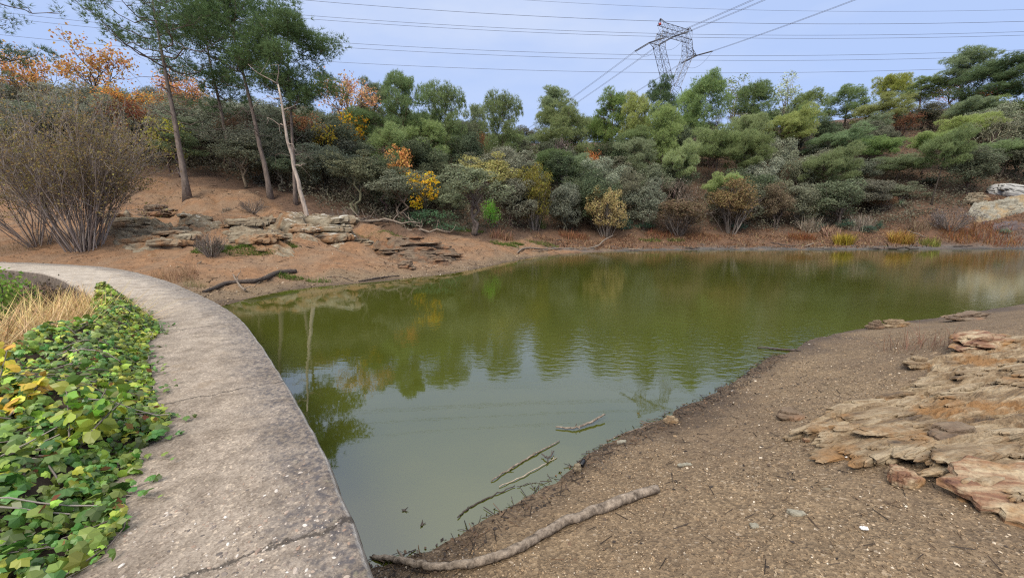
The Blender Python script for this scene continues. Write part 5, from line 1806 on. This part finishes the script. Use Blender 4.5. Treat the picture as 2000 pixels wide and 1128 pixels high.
stick('fallen_log', 'dark fallen log lying along the left bank beside the walkway', [(398, 572), (440, 562), (500, 552), (540, 541), (578, 535)], [.05, .075, .085, .095, .10], mat=M_DARKWOOD, cat='log', lift=.0, seed=12, kids=[(.55, (.5, -.3, .25), .6, .025)], knots=2)
stick('forked_branch', 'bare forked branch leaning over the dark fallen log', [(455, 540), (465, 558), (480, 578)], [.02, .03, .035], seed=13, kids=[(.45, (.05, .4, .8), .5, .02), (.95, (.7, .2, .35), .7, .025), (.8, (-.6, .1, .2), .4, .018)], lift=.08)
stick('twig', 'curved dark twig at the left waterline below the sandy point', [(640, 548), (668, 545), (690, 550)], [.015, .02, .012], mat=M_DARKWOOD, seed=14, cat='twig')
stick('branch', 'dark branch half in the water at the left edge of the sandy point', [(700, 556), (740, 546), (780, 541)], [.02, .035, .02], mat=M_DARKWOOD, seed=15, lift=.02, kids=[(.6, (.4, .3, .2), .4, .012)])
stick('driftwood', 'jagged grey driftwood stacked on the tip of the sandy point', [(1010, 497), (1022, 490), (1046, 488), (1070, 490)], [.05, .08, .07, .04], seed=16, kids=[(.2, (-.3, 0, .5), .8, .04), (.5, (.5, .2, .5), .7, .04), (.8, (.8, -.2, .1), 1.2, .04)], lift=.06)
stick('driftwood', 'long grey stick lying flat on the far mud left of the raised branch', [(1040, 492), (1090, 489), (1150, 488)], [.03, .05, .03], seed=17, lift=.03)
stick('driftwood', 'pale raised branch slanting up from the far waterline', [(1150, 488), (1168, 484), (1180, 478), (1197, 471)], [.05, .08, .07, .04], seed=18, lift=.1, onz=[0, .05, .25, .5], kids=[(.4, (-.6, .1, .05), 1.0, .04)])
for i, (px, py, L, a, lab) in enumerate([(1085, 471, 1.2, .05, 'dark curved stick among the green patches of the far bank'), (1240, 489, 1.4, 0, 'thin stick at the far waterline right of the raised branch'), (1350, 487, 1.6, .05, 'dark stick on the far mud below the brown and gold willow'),
                                         (1530, 482, 2.4, -.12, 'long dark stick slanting on the far mud'), (1580, 484, 1.0, .4, 'forked pale stick on the far mud left of the first golden tuft'), (1608, 486, 2.0, .02, 'heap of pale driftwood beside the first golden tuft'),
                                         (1745, 487, 4.5, 0, 'long black log at the far waterline between the golden tufts'), (1880, 484, 2.0, .03, 'dark log at the far waterline right of the second golden tuft'), (1790, 470, 2.2, -.4, 'pale leaning stick in the second golden tuft')]):
    p = hit(px, py)
    rg = np.random.default_rng(70 + i)
    mb = MB()
    d = unit(np.array([1, rg.normal(0, .15), a]))
    c = bent(rg, -d * L / 2, d * L / 2, 8, .03)
    mb.tube(c, np.array([.03, .05, .06, .07, .06, .055, .045, .03]) * (1.6 if 'log' in lab else 1), 7)
    for j in range(5 if 'heap' in lab else 2):
        mb.tube(bent(rg, c[2 + j % 5], c[2 + j % 5] + rg.normal(0, .5, 3) * [1, .5, .4] * L * .5, 4, .06), [.03, .025, .018, .01], 5)
    o = mb.build('driftwood', M_DARKWOOD if ('dark' in lab or 'black' in lab) else M_DRIFT, loc=(p[0], p[1], p[2] + .08 + abs(a) * L * .4))
    tag(o, lab, 'log' if 'log' in lab else 'branch')
for i, (px, py, L, lab) in enumerate([(760, 445, 5.0, 'long grey fallen trunk behind the sandy point'), (830, 442, 4.2, 'pale dead branch with upturned forks in front of the green brambles'), (720, 440, 3.4, 'dark fallen limb at the left of the long grey fallen trunk')]):
    p = at_y(px, py, 31.5 + i * .6)
    p[2] = ground_z(p[0], p[1])
    rg = np.random.default_rng(90 + i)
    mb = MB()
    c = bent(rg, np.array([-L / 2, .3, .35]), np.array([L / 2, -.2, .15]), 8, .03)
    mb.tube(c, np.linspace(.14, .05, 8), 7)
    for j in range(8):
        e = c[rg.integers(1, 8)]
        mb.tube(bent(rg, e, e + np.array([rg.normal(0, .5), rg.normal(0, .3), rg.uniform(.2, .8)]) * L * .3, 5, .08), [.05, .04, .03, .02, .01], 5)
    tag(mb.build('fallen_tree', [M_DRIFT, M_DRIFT, M_DARKWOOD][i], loc=p), lab, 'fallen tree')
# ------------------------------------------------------------------ blades: grasses, reeds, weeds
BL_Y, BL_Z = np.array([0, .3, .62, 1.0]), np.array([0, .04, .17, .42])


def blade_t(w, droop=1.0):
    V = []
    for i in range(4):
        ww_ = w * (1, .95, .7, .06)[i]
        V += [[-ww_, BL_Y[i], BL_Z[i] * droop], [ww_, BL_Y[i], BL_Z[i] * droop]]
    return np.array(V), np.array([[0, 1, 3, 2], [2, 3, 5, 4], [4, 5, 7, 6]])


def blades(mb, P, L, rng, lean=.35, w=.012, droop=1.0, mat=0):
    n = len(P)
    a = rng.uniform(0, 2 * math.pi, n)
    out = np.c_[np.cos(a), np.sin(a), np.zeros(n)]
    d = unit(np.array([0, 0, 1.0]) + out * np.abs(rng.normal(0, lean, n))[:, None])
    tv, tf = blade_t(w, droop)
    scatter(mb, P, tv, tf, L, rng, nrm=out, dirs=d, mat=mat)


M_GRASS = leaf_mat('grass_blade', .3, .5, 1.5, .03)


def tuft(name, label, cat, x, y, rad, L, n, col, seed, lean=.35, w=.012, droop=1.0, z=None, flat=1.0):
    rng = np.random.default_rng(seed)
    k = np.sqrt(rng.random(n)) * rad
    a = rng.uniform(0, 6.28, n)
    px_, py_ = x + k * np.cos(a), y + k * np.sin(a) * flat
    zz = terrain(px_, py_) if z is None else np.full(n, z) + rng.normal(0, .05, n)
    z0 = ground_z(x, y) if z is None else z
    mb = MB()
    blades(mb, np.c_[px_ - x, py_ - y, zz - z0 - .02], L * rng.uniform(.45, 1.15, n), rng, lean, w, droop)
    o = mb.build(name, M_GRASS, loc=(x, y, z0))
    o.color = (*col, 1)
    return tag(o, label, cat)


# straw coloured clumps below the walkway
STRAW = (.56, .41, .20)
tuft('dry_grass_clump', 'large straw coloured clump of dry grass behind the ivy', 'dry grass', -6.75, 5.55, .75, 1.05, 2300, STRAW, 601, .55, .0075, 1.5, z=-.42)
tuft('dry_grass_clump', 'upright golden clump of dry grass right against the curved wall', 'dry grass', -8.35, 7.3, .42, .95, 900, (.60, .43, .19), 602, .4, .007, .9, z=-.46)
tuft('dry_grass_clump', 'pale dry grass clump at the picture edge beside the yellow leaves', 'dry grass', -6.2, 4.55, .62, 1.0, 1300, (.50, .38, .21), 603, .6, .008, 1.3, z=-.40)

# far bank growth
FB = [
    ('grass_tuft', 'first golden green grass tuft at the far waterline', 1648, 479, .9, 1.3, 420, (.36, .28, .05)),
    ('grass_tuft', 'second golden grass tuft at the far waterline, farther from the raised branch', 1760, 474, 1.2, 1.2, 460, (.40, .25, .07)),
    ('grass_tuft', 'low yellow green grass tuft between the two golden tufts and the black log', 1815, 480, 1.0, .8, 300, (.24, .24, .06)),
    ('reed_clump', 'pale bleached reeds at the foot of the olive grey oak', 1582, 452, 1.0, 1.7, 260, (.42, .36, .28)),
    ('reed_clump', 'pale pinkish dry reeds behind the first golden tuft', 1622, 462, .9, 1.3, 240, (.40, .27, .19)),
    ('reed_clump', 'bleached reeds between the small round teal bushes', 1680, 450, 1.2, 1.7, 280, (.36, .31, .25)),
    ('reed_clump', 'brownish reeds below the grey purple dead shrub', 1790, 450, 1.2, 1.1, 240, (.26, .19, .13)),
    ('grass_tuft', 'rust red dry weeds on the far bank left of the pale reeds', 1565, 466, 1.5, .8, 420, (.24, .105, .05)),
    ('grass_tuft', 'rust red dry weeds under the dark rock shelf', 1945, 468, 2.4, .9, 600, (.27, .125, .06)),
    ('grass_tuft', 'orange brown weeds in front of the grey purple dead shrub', 1870, 465, 1.8, .8, 480, (.28, .135, .06)),
    ('grass_tuft', 'rust coloured weeds below the straw coloured willow', 1120, 465, 1.6, .8, 420, (.27, .13, .07)),
    ('grass_tuft', 'rusty weeds right of the teal bushes under the straw coloured willow', 1290, 462, 1.8, .7, 420, (.25, .115, .06)),
    ('grass_tuft', 'tan dry weeds on the far bank left end beside the point', 980, 466, 1.1, .9, 320, (.30, .18, .11)),
    ('grass_tuft', 'orange weeds below the brown and gold willow', 1375, 466, 2.0, .6, 420, (.27, .14, .075)),
    ('reed_clump', 'green reeds at the foot of the olive willow', 1052, 443, .8, 1.4, 160, (.17, .19, .07)),
]
for i, (nm, lab, px, py, rad, L, n_, col) in enumerate(FB):
    p = hit(px, py)
    tuft(nm, lab, 'reeds' if nm == 'reed_clump' else 'grass tuft', p[0], p[1], rad, L, n_, col, 620 + i, .4, .02, .8, flat=.6)
for i, (px, py, rad, L, n_, col, lab) in enumerate([(340, 553, .75, .6, 420, (.24, .145, .085), 'brown dry weeds on the dirt just beyond the walkway'), (1790, 678, .42, .42, 120, (.22, .12, .08), 'thin reddish weed on the beach behind the outcrop'),
                                                    (380, 560, .35, .4, 160, (.13, .15, .05), 'green weeds at the end of the dark fallen log'), (40, 490, 1.2, .6, 240, (.23, .17, .08), 'dry tan weeds left of the twiggy shrub')]):
    p = hit(px, py)
    tuft('dry_weed', lab, 'weed', p[0], p[1], rad, L, n_, col, 660 + i, .5, .006, .5)
# green grass patches
rng = np.random.default_rng(680)
mb = MB()
for (px, py, rx, ry, n_) in [(470, 490, 1.9, .5, 2600), (415, 492, .9, .6, 1500), (545, 482, .9, .4, 900), (560, 545, .7, .25, 500), (620, 552, .6, .2, 200), (985, 480, 1.2, .6, 700), (1060, 478, 1.5, .6, 500), (1270, 471, 1.3, .5, 500), (1320, 470, 1.0, .4, 300), (740, 462, 2.6, .5, 900), (900, 452, 2.2, .7, 900), (1010, 478, .6, .3, 400)]:
    p = hit(px, py)
    a, k = rng.uniform(0, 6.28, n_), np.sqrt(rng.random(n_))
    x, y = p[0] + k * np.cos(a) * rx, p[1] + k * np.sin(a) * ry
    z, sdq, _, _ = terrain(x, y, True)
    g = sdq > .1
    blades(mb, np.c_[x, y, z - .01][g], rng.uniform(.08, .2, g.sum()) * (1.5 if p[1] > 30 else 1), rng, .5, .05)
o = mb.build('grass', M_GRASS)
o.color = (.11, .16, .035, 1)
tag(o, 'short green grass in patches on the banks', 'grass', kind='stuff')

# withered low growth over the far bank, uncountable
mb = MB()
n_ = 9000
x, y = rng.uniform(2, 58, n_ * 3), rng.uniform(36, 49, n_ * 3)
z, sdq, _, _ = terrain(x, y, True)
g = (sdq > 1.0) & (sdq < 7.5) & (fbm(x * .45, y * .7, 3, 44) > -.12)
blades(mb, np.c_[x, y, z - .02][g], rng.uniform(.12, .42, g.sum()), rng, .7, .05)
scatter(mb, np.c_[x, y, z + .03][g] + rng.normal(0, .3, (g.sum(), 3)) * [1, 1, .05], KITE[0], KITE[1], rng.uniform(.06, .18, g.sum()), rng)
o = mb.build('dry_undergrowth', island_mat('withered', [(0, (.06, .035, .022)), (.4, (.16, .08, .042)), (.75, (.27, .14, .07)), (.95, (.32, .24, .13)), (1, (.15, .17, .06))]))
tag(o, 'rust brown withered low growth on the far bank', 'undergrowth', kind='stuff')
# litter and roots of the left bank
mb = MB()
n_ = 16000
x, y = rng.uniform(-32, 4, n_), rng.uniform(12, 40, n_)
z, sdq, wdq, _ = terrain(x, y, True)
g = (sdq > .5) & (wdq < -1.1) & (fbm(x * .5, y * .5, 4, 61) > -.1 - .1 * (y > 26))
scatter(mb, np.c_[x, y, z + .01][g], KITE[0], KITE[1], rng.uniform(.03, .10, g.sum()), rng, nrm=unit(np.array([0, 0, 1.0]) + rng.normal(0, .4, (g.sum(), 3))))
k2 = np.flatnonzero(g)[:900]
scatter(mb, np.c_[x, y, z + .01][k2], STICK[0], STICK[1], rng.uniform(.15, .7, len(k2)), rng, nrm=unit(np.array([0, 0, 1.0]) + rng.normal(0, .15, (len(k2), 3))))
o = mb.build('leaf_litter', island_mat('bank_litter', [(0, (.04, .028, .02)), (.5, (.12, .075, .045)), (.9, (.22, .14, .08)), (1, (.30, .25, .18))]))
tag(o, 'dead leaves and twig bits scattered on the bare left bank', 'litter', kind='stuff')

# small dense bushes of the far bank
for (px, py, wpx, hpx, lab) in [(1215, 450, 46, 22, 'dark teal bush at the foot of the straw coloured willow'), (1262, 451, 44, 18, 'low teal bush right of the one under the straw coloured willow'), (1440, 452, 36, 18, 'low teal bush under the brown and gold willow'),
                                (1597, 452, 24, 20, 'round teal bush beside the bleached reeds'), (1650, 448, 40, 22, 'widest teal bush of the row behind the golden tufts'), (1694, 455, 30, 15, 'small low teal bush of the row behind the golden tufts'),
                                (1716, 449, 20, 18, 'roundest small teal bush at the right end of its row'), (1600, 425, 34, 36, 'bright green bush on the bank above the bleached reeds'), (1755, 408, 26, 16, 'bluish bush on the slope left of the pale rock face'), (1960, 462, 22, 14, 'grey green bush at the foot of the dark rock shelf')]:
    p = hit(px, py)
    Y = p[1]
    plant('low_bush', p[0], Y, p[2] + hpx / FPX * Y, wpx / FPX * Y, 'teal' if 'teal' in lab else (.07, .13, .03) if 'bright' in lab else (.09, .12, .08), lab, hmin=.4)
for (px, Y, hpx, wpx, lab) in [(845, 34.5, 36, 120, 'mound of dark green brambles behind the fallen branches'), (880, 33, 26, 70, 'low green brambles right of the bramble mound'), (800, 34, 18, 60, 'low bramble patch left of the bramble mound')]:
    p = at_y(px, 440, Y)
    z = ground_z(p[0], Y)
    plant('low_bush', p[0], Y, z + hpx / FPX * Y, wpx / FPX * Y, (.045, .085, .045), lab, hmin=.5)
p = at_y(958, 400, 38.5)
plant('low_bush', p[0], 38.5, at_y(958, 382, 38.5)[2], 2.2, (.10, .20, .03), 'vivid green shrub under the olive yellow tree')
p = hit(428, 493)
plant('low_bush', p[0], p[1] - .2, p[2] + .32, .7, 'teal', 'tiny teal plant in the grass below the grey twig dome', hmin=.3)

# ------------------------------------------------------------------ downstream side of the wall: bushes, brambles, ivy
plant('low_bush', -11.35, 8.3, .74, 1.9, (.09, .14, .028), 'green leafy bush growing up over the outer edge of the walkway', variant=0)
M_BRAMBLE = island_mat('bramble_twigs', [(0, (.05, .032, .028)), (.5, (.13, .085, .07)), (1, (.24, .17, .14))])
for i, (x, y, H, lab) in enumerate([(-12.0, 9.9, 1.0, 'dark reddish bramble thicket under the curved outer wall'), (-10.3, 8.7, .85, 'brown bramble thicket behind the upright golden grass'), (-13.8, 10.6, 1.1, 'dark brambles between the wall and the green leafy bush'), (-9.6, 6.3, .8, 'tangled bramble under the large straw coloured clump')]):
    t = small_shrub(0, 0, 0, 0, lab, 930 + i, (.075, .06, .035), name='bramble', stems=46, leaves=1200, spread=1.3, H=H, loc=(x, y, 0), cat='bramble', twigs=M_BRAMBLE)

IVY_V = np.array([[0, 0, .06], [0, -.36, 0], [-.26, -.46, -.05], [-.5, -.2, -.10], [-.39, .04, -.05], [-.40, .25, -.1], [-.22, .33, -.03], [0, .66, -.12], [.22, .33, -.03], [.40, .25, -.1], [.39, .04, -.05], [.5, -.2, -.10], [.26, -.46, -.05]])
IVY_V[:, 2] *= 1.7
IVY_F = np.array([[0, i, i + 1] for i in range(1, 12)] + [[0, 12, 1]])
HEART_V = np.array([[0, 0, .03], [0, -.38, .02], [-.22, -.46, -.03], [-.46, -.25, -.08], [-.44, .08, -.08], [-.2, .4, -.04], [0, .68, -.10], [.2, .4, -.04], [.44, .08, -.08], [.46, -.25, -.08], [.22, -.46, -.03]])
HEART_F = np.array([[0, i, i + 1] for i in range(1, 10)] + [[0, 10, 1]])
rng = np.random.default_rng(700)
ib = spline([at_z(a, b_, .05)[:2] for a, b_ in [(30, 1230), (90, 1130), (170, 1075), (215, 1020), (212, 965), (255, 905), (240, 880), (296, 850), (312, 822), (288, 780), (280, 720), (278, 668), (304, 638), (268, 606), (236, 578)]], 10)
ik = np.argmin(np.linalg.norm(WC[None] - ib[:, None], axis=2), 1)
inl = wnl[ik]
sI = np.concatenate([[0], np.cumsum(np.linalg.norm(np.diff(ib, axis=0), axis=1))])


SU, UM = np.array([0, .35, .6, .8, 1.0]) * sI[-1], np.array([1.9, 1.55, .9, .6, .35])


def mound(s, u):
    i = np.interp(s, sI, np.arange(len(ib)))
    i0 = np.clip(i.astype(int), 0, len(ib) - 2)
    fr = (i - i0)[:, None]
    p = ib[i0] * (1 - fr) + ib[i0 + 1] * fr
    nn = unit(inl[i0] * (1 - fr) + inl[i0 + 1] * fr)
    far_i = sstep(1.2, 2.6, s)
    top = (.12 + .20 * far_i) * (1.0 + 1.1 * vnoise(s * 1.9, u * 1.4, 9))
    um = np.interp(s, SU, UM)
    z = .02 + top * sstep(-.02, .38, u) - .8 * sstep(.45 * um + .08, um + .15, u) + .16 * vnoise(s * 4.5, u * 4.5, 12) * sstep(-.02, .2, u)
    return np.c_[p + nn * u[:, None], z]


t = thing('ivy', (*ib[60], -.3), 'glossy green ivy sprawling over the outer edge of the walkway', 'ivy')
org = np.array([*ib[60], -.3])
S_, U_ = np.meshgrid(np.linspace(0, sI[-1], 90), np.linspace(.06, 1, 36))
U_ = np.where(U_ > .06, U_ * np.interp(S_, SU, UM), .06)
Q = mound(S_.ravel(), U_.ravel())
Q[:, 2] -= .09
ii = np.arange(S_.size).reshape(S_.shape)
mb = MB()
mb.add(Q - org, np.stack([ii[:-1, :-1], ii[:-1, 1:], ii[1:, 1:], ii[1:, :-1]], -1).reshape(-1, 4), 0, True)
for i in range(260):
    s0 = rng.uniform(0, sI[-1])
    u0 = rng.uniform(.0, .6) * np.interp(s0, SU, UM)
    c = mound(np.linspace(s0, s0 + rng.normal(0, .35), 6), np.linspace(u0, u0 - rng.uniform(.1, .6), 6).clip(-.06, 2))
    c[:, 2] += rng.uniform(-.06, .05)
    mb.tube(c - org, rng.uniform(.002, .006), 4, mat=1, cap=False)
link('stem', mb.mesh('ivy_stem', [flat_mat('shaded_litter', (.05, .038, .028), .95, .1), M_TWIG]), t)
n = 12500
s = rng.uniform(0, sI[-1], n)
u = -.05 + rng.random(n) * (np.interp(s, SU, UM) - .02)
u = np.where(rng.random(n) < .3, np.abs(rng.normal(0, .22, n)) - .05, u)
P = mound(s, u)
e = .04
dU, dS = mound(s, u + e) - P, mound(s + e, u) - P
nr = unit(np.cross(dS, dU))
nr = np.where(nr[:, 2:3] < 0, -nr, nr)
gap = vnoise(P[:, 0] * 4, P[:, 1] * 4, 31) + .5 * vnoise(P[:, 0] * 11, P[:, 1] * 11, 32)
k_ = gap > -.36
P, nr, s, u = P[k_], nr[k_], s[k_], u[k_]
P = P + nr * rng.uniform(-.10, .05, len(P))[:, None]
out = -unit(np.c_[inl[np.clip(np.interp(s, sI, np.arange(len(ib))).astype(int), 0, len(ib) - 1)], np.zeros(len(s))])
nrm = unit(nr * .8 + np.array([.15, -.35, .5]) + rng.normal(0, .55, P.shape))
dirs = unit(out + np.array([0, 0, -.5]) + rng.normal(0, .7, P.shape))
size = np.clip(rng.lognormal(-2.85, .33, len(P)), .026, .105) * (1.05 - .10 * sstep(2, 4, s))
young = rng.random(len(P)) < (.22 + .40 * sstep(1.8, 3.2, s) * sstep(-.05, .3, vnoise(P[:, 0] * 2.2, P[:, 1] * 2.2, 77) + .25))
for nm, kk, col in (('leaves', ~young, (.115, .20, .036)), ('young_leaves', young, (.30, .38, .05))):
    mb = MB()
    scatter(mb, P[kk] - org, IVY_V, IVY_F, size[kk], rng, nrm=nrm[kk], dirs=dirs[kk])
    link(nm, mb.mesh('ivy_' + nm, M_IVY), t, color=col)
# withered leaves caught among the green ones, and runners creeping over the concrete
mb = MB()
wk = rng.choice(len(P), 420, False)
scatter(mb, P[wk] - org + np.array([0, 0, .012]), KITE[0], KITE[1], rng.uniform(.03, .075, 420), rng, nrm=unit(nrm[wk] + rng.normal(0, .5, (420, 3))))
link('withered_leaves', mb.mesh('ivy_withered', M_LEAF), t, color=(.22, .12, .055))
mb, ml = MB(), MB()
for i in range(34):
    s0 = rng.uniform(0, sI[-1] * .93)
    m_ = mound(np.full(7, s0) + np.linspace(0, rng.normal(0, .25), 7), np.linspace(.1, -rng.uniform(.06, .24), 7))
    m_[:, 2] = np.maximum(m_[:, 2], .012)
    mb.tube(m_ - org, .0022, 4, cap=False)
    q = m_[2:] + rng.normal(0, .02, (5, 3)) * [1, 1, .3] + [0, 0, .014]
    scatter(ml, q - org, IVY_V, IVY_F, rng.uniform(.025, .06, 5), rng, nrm=unit(np.array([0, -.2, 1.0]) + rng.normal(0, .3, (5, 3))))
link('runner', mb.mesh('ivy_runner', M_TWIG), t)
link('runner_leaves', ml.mesh('ivy_runner_leaf', M_IVY), t, color=(.10, .19, .035))

# saplings with big heart shaped leaves
def sapling(label, stems, col, seed, leaf=.085):
    rng = np.random.default_rng(seed)
    o0 = at_z(*stems[0][0])
    t = thing('poplar_sapling', o0, label, 'sapling')
    mbs, mbl = MB(), MB()
    PL, DL = [], []
    for st in stems:
        c = spline([at_z(*q) for q in st], 5)
        mbs.tube(c - o0, np.linspace(.008, .003, len(c)), 5)
        for i in range(3, len(c)):
            for j in range(4):
                d = unit(rng.normal(size=3) + np.array([0, -.3, .1]))
                tip = c[i] + d * rng.uniform(.03, .08)
                mbs.tube(np.array([c[i], (c[i] + tip) / 2 + [0, 0, .008], tip]) - o0, .0012, 3, cap=False)
                PL.append(tip)
                DL.append(d + np.array([0, 0, -.55]))
    PL, DL = np.array(PL), np.array(DL)
    scatter(mbl, PL - o0, HEART_V, HEART_F, leaf * rng.uniform(.55, 1.15, len(PL)), rng, nrm=unit(np.array([0, -.6, .65]) + rng.normal(0, .4, PL.shape)), dirs=DL)
    link('stem', mbs.mesh('sapling_stem', M_TWIG), t)
    link('leaves', mbl.mesh('sapling_leaves', M_IVY), t, color=col)


sapling('sapling with large yellow green heart shaped leaves rising out of the ivy', [[(120, 960, .02), (160, 850, .2), (215, 745, .42)], [(120, 960, .02), (135, 860, .22), (130, 760, .45)], [(150, 880, .15), (190, 830, .3), (252, 770, .38)]], (.20, .29, .03), 801)
sapling('sapling with large yellow leaves at the picture edge above the ivy', [[(-20, 900, .02), (10, 800, .25), (40, 725, .45)], [(-20, 900, .02), (-10, 780, .3), (15, 680, .5)], [(10, 820, .2), (50, 780, .3), (80, 745, .4)]], (.50, .40, .035), 802, .08)

# ------------------------------------------------------------------ lattice pylon and the power lines
M_STEEL = flat_mat('galvanised_steel', (.10, .105, .12), .5, .5, .3)
M_CABLE = flat_mat('cable', (.10, .11, .14), .5, .4)
PB = np.array([43.5, 114.5])
PA = R(26)
pg = ground_z(*PB)
t = thing('lattice_pylon', (PB[0], PB[1], pg), 'grey lattice steel electricity pylon standing behind the skyline trees', 'pylon', rz=PA)


def lattice(mb, A, B, n, rc=.08, rb=.03):
    A, B = np.asarray(A, float), np.asarray(B, float)
    for i in range(len(A)):
        mb.tube([A[i], B[i]], rc, 4, smooth=False)
    m_ = len(A)
    for k in range(n):
        p, q = A + (B - A) * k / n, A + (B - A) * (k + 1) / n
        for i in range(m_):
            j = (i + 1) % m_
            mb.tube([p[i], q[j]], rb, 3, cap=False, smooth=False)
            mb.tube([p[j], q[i]], rb, 3, cap=False, smooth=False)
            mb.tube([q[i], q[j]], rb, 3, cap=False, smooth=False)


sq = lambda cx, hx, hy, z: np.array([[cx - hx, -hy, z], [cx + hx, -hy, z], [cx + hx, hy, z], [cx - hx, hy, z]])
zz_ = lambda v: v - pg
mb = MB(); lattice(mb, sq(0, 4.0, 4.0, 0), sq(0, 1.9, 1.5, zz_(38.5)), 5, .11, .04); link('base_tower', mb.mesh('pylon_base', M_STEEL), t)
for s_ in (-1, 1):
    mb = MB(); lattice(mb, sq(s_ * 1.0, .8, 1.3, zz_(38.5)), sq(s_ * 5.3, 1.1, 1.0, zz_(47.6)), 5); lattice(mb, sq(s_ * 5.3, 1.1, 1.0, zz_(47.6)), sq(s_ * 4.7, .7, 1.0, zz_(51.4)), 3, .09)
    link('arm', mb.mesh('pylon_arm', M_STEEL), t)
    mb = MB()
    tipz = zz_(48.2)
    for (yy, z0) in ((-1, 47.6), (1, 47.6), (-.6, 49.6), (.6, 49.6)):
        mb.tube([(s_ * 6.0, yy, zz_(z0)), (s_ * 8.8, 0, tipz)], .08, 4)
    for k in (.35, .7):
        a_ = [np.array([s_ * 6.0, yy, zz_(z0)]) * (1 - k) + np.array([s_ * 8.8, 0, tipz]) * k for (yy, z0) in ((-1, 47.6), (1, 47.6), (.6, 49.6), (-.6, 49.6))]
        for i in range(4): mb.tube([a_[i], a_[(i + 1) % 4]], .04, 3, cap=False)
    link('cross_arm', mb.mesh('pylon_cross_arm', M_STEEL), t)
    mb = MB(); lattice(mb, sq(s_ * 4.7, .6, .9, zz_(53.4)), sq(s_ * 5.4, .08, .08, zz_(54.6)), 1, .07, .04); link('earth_peak', mb.mesh('pylon_peak', M_STEEL), t)
mb = MB()
bx4 = lambda x: np.array([[x, -1, zz_(51.2)], [x, 1, zz_(51.2)], [x, 1, zz_(53.4)], [x, -1, zz_(53.4)]])
lattice(mb, bx4(-5.4), bx4(5.4), 6, .08, .032)
link('top_beam', mb.mesh('pylon_beam', M_STEEL), t)
mb = MB()
u = np.linspace(0, math.pi, 9)
mb.tube(np.c_[np.zeros(9), np.zeros(9), -.34 * np.cos(u)], .34 * np.sin(u) + .001, 12)
bl = link('marker_ball', mb.mesh('marker_ball', flat_mat('marker_red', (.45, .07, .05), .5)), t, loc=(-6.1, -.6, zz_(52.9)))

cP, sP = math.cos(PA), math.sin(PA)
W2 = lambda lx, ly, z: np.array([PB[0] + lx * cP - ly * sP, PB[1] + lx * sP + ly * cP, z])
tow = unit(np.array([19.9, -31.5, 0]))
M_INS = flat_mat('insulator', (.11, .12, .14), .3, .5)


def cable(label, pts, r, group='power cables crossing the sky'):
    pts = np.asarray(pts, float)
    mb = MB()
    mb.tube(pts - pts[0], r, 5)
    o = mb.build('power_cable', M_CABLE, loc=pts[0])
    return tag(o, label, 'power cable', group)


def sag(a, b, s, n=26):
    t_ = np.linspace(0, 1, n)[:, None]
    p = a + (b - a) * t_
    p[:, 2] -= 4 * s * (t_ * (1 - t_))[:, 0]
    return p


PH = [('outer', -8.8, 48.2), ('middle', -.6, 51.2), ('inner', 8.8, 48.2)]
side_w = np.array([-tow[1], tow[0], 0])
for nm, lx, z in PH:
    tip = W2(lx, 0, z)
    for sg_, d_ in ((1, tow), (-1, -tow)):
        mb = MB()
        a = tip - t.location
        a = np.array([(a[0] * cP + a[1] * sP), (-a[0] * sP + a[1] * cP), a[2]])
        dl_ = np.array([d_[0] * cP + d_[1] * sP, -d_[0] * sP + d_[1] * cP, -.10])
        for k in (-.22, .22):
            off = np.array([side_w[0] * cP + side_w[1] * sP, -side_w[0] * sP + side_w[1] * cP, 0]) * k
            mb.tube([a + off, a + off + dl_ * 4.6], .10, 6)
        link('insulator', mb.mesh('insulator_string', M_INS), t)
        end = tip + d_ * 4.6 + np.array([0, 0, -.46])
        far_p = tip + d_ * (170 if sg_ > 0 else 190) + np.array([0, 0, 12 if sg_ > 0 else -22])
        for k in (-.22, .22):
            lab = {('outer', 1): 'cable running from the left pylon arm up over the beach', ('outer', -1): 'cable running from the left pylon arm down behind the skyline', ('middle', 1): 'cable running from the pylon beam up over the beach',
                   ('middle', -1): 'cable running from the pylon beam down behind the skyline', ('inner', 1): 'thick cable slanting from the right pylon arm to the picture top', ('inner', -1): 'cable running from the right pylon arm away behind the trees'}[(nm, sg_)]
            cable(lab + (', upper twin' if k > 0 else ', lower twin'), sag(end + side_w * k, far_p + side_w * k, 5.0), .035, 'twin cables of the pylon')
    # slack jumper under the arm
    a, b_ = tip + tow * 4.6 + np.array([0, 0, -.46]), tip - tow * 4.6 + np.array([0, 0, -.46])
    cable({'outer': 'slack loop of cable hanging under the left pylon arm', 'middle': 'slack loop of cable hanging inside the pylon opening', 'inner': 'slack loop of cable hanging under the right pylon arm'}[nm], sag(a, b_, 2.6, 14), .03, 'twin cables of the pylon')

for (lab, r, q) in [('faint topmost cable crossing the sky above the pylon', .022, [(1020, 0), (1400, 18), (2000, 19)]), ('dark cable crossing the sky just above the pylon top', .034, [(590, 0), (1300, 42), (2000, 42)]),
                    ('upper cable of the pair crossing behind the pylon beam', .03, [(500, 22), (1300, 66), (2000, 62)]), ('lower cable of the pair crossing behind the pylon beam', .03, [(600, 37), (1300, 72), (2000, 69)]),
                    ('upper cable of the pair crossing below the pylon arms', .03, [(610, 80), (1300, 108), (1850, 103)]), ('lower cable of the pair crossing below the pylon arms', .03, [(610, 89), (1300, 117), (1870, 113)]),
                    ('lowest cable crossing the sky just over the skyline trees', .03, [(600, 118), (1280, 142), (1850, 135)])]:
    Yc = 165.0
    Pq = np.array([at_y(a, b_, Yc) for a, b_ in q])
    co = np.polyfit(Pq[:, 0], Pq[:, 2], 2)
    xx = np.linspace(-330, 330, 90)
    cable(lab, np.c_[xx, np.full(90, Yc), np.polyval(co, xx)], r * 2.0)
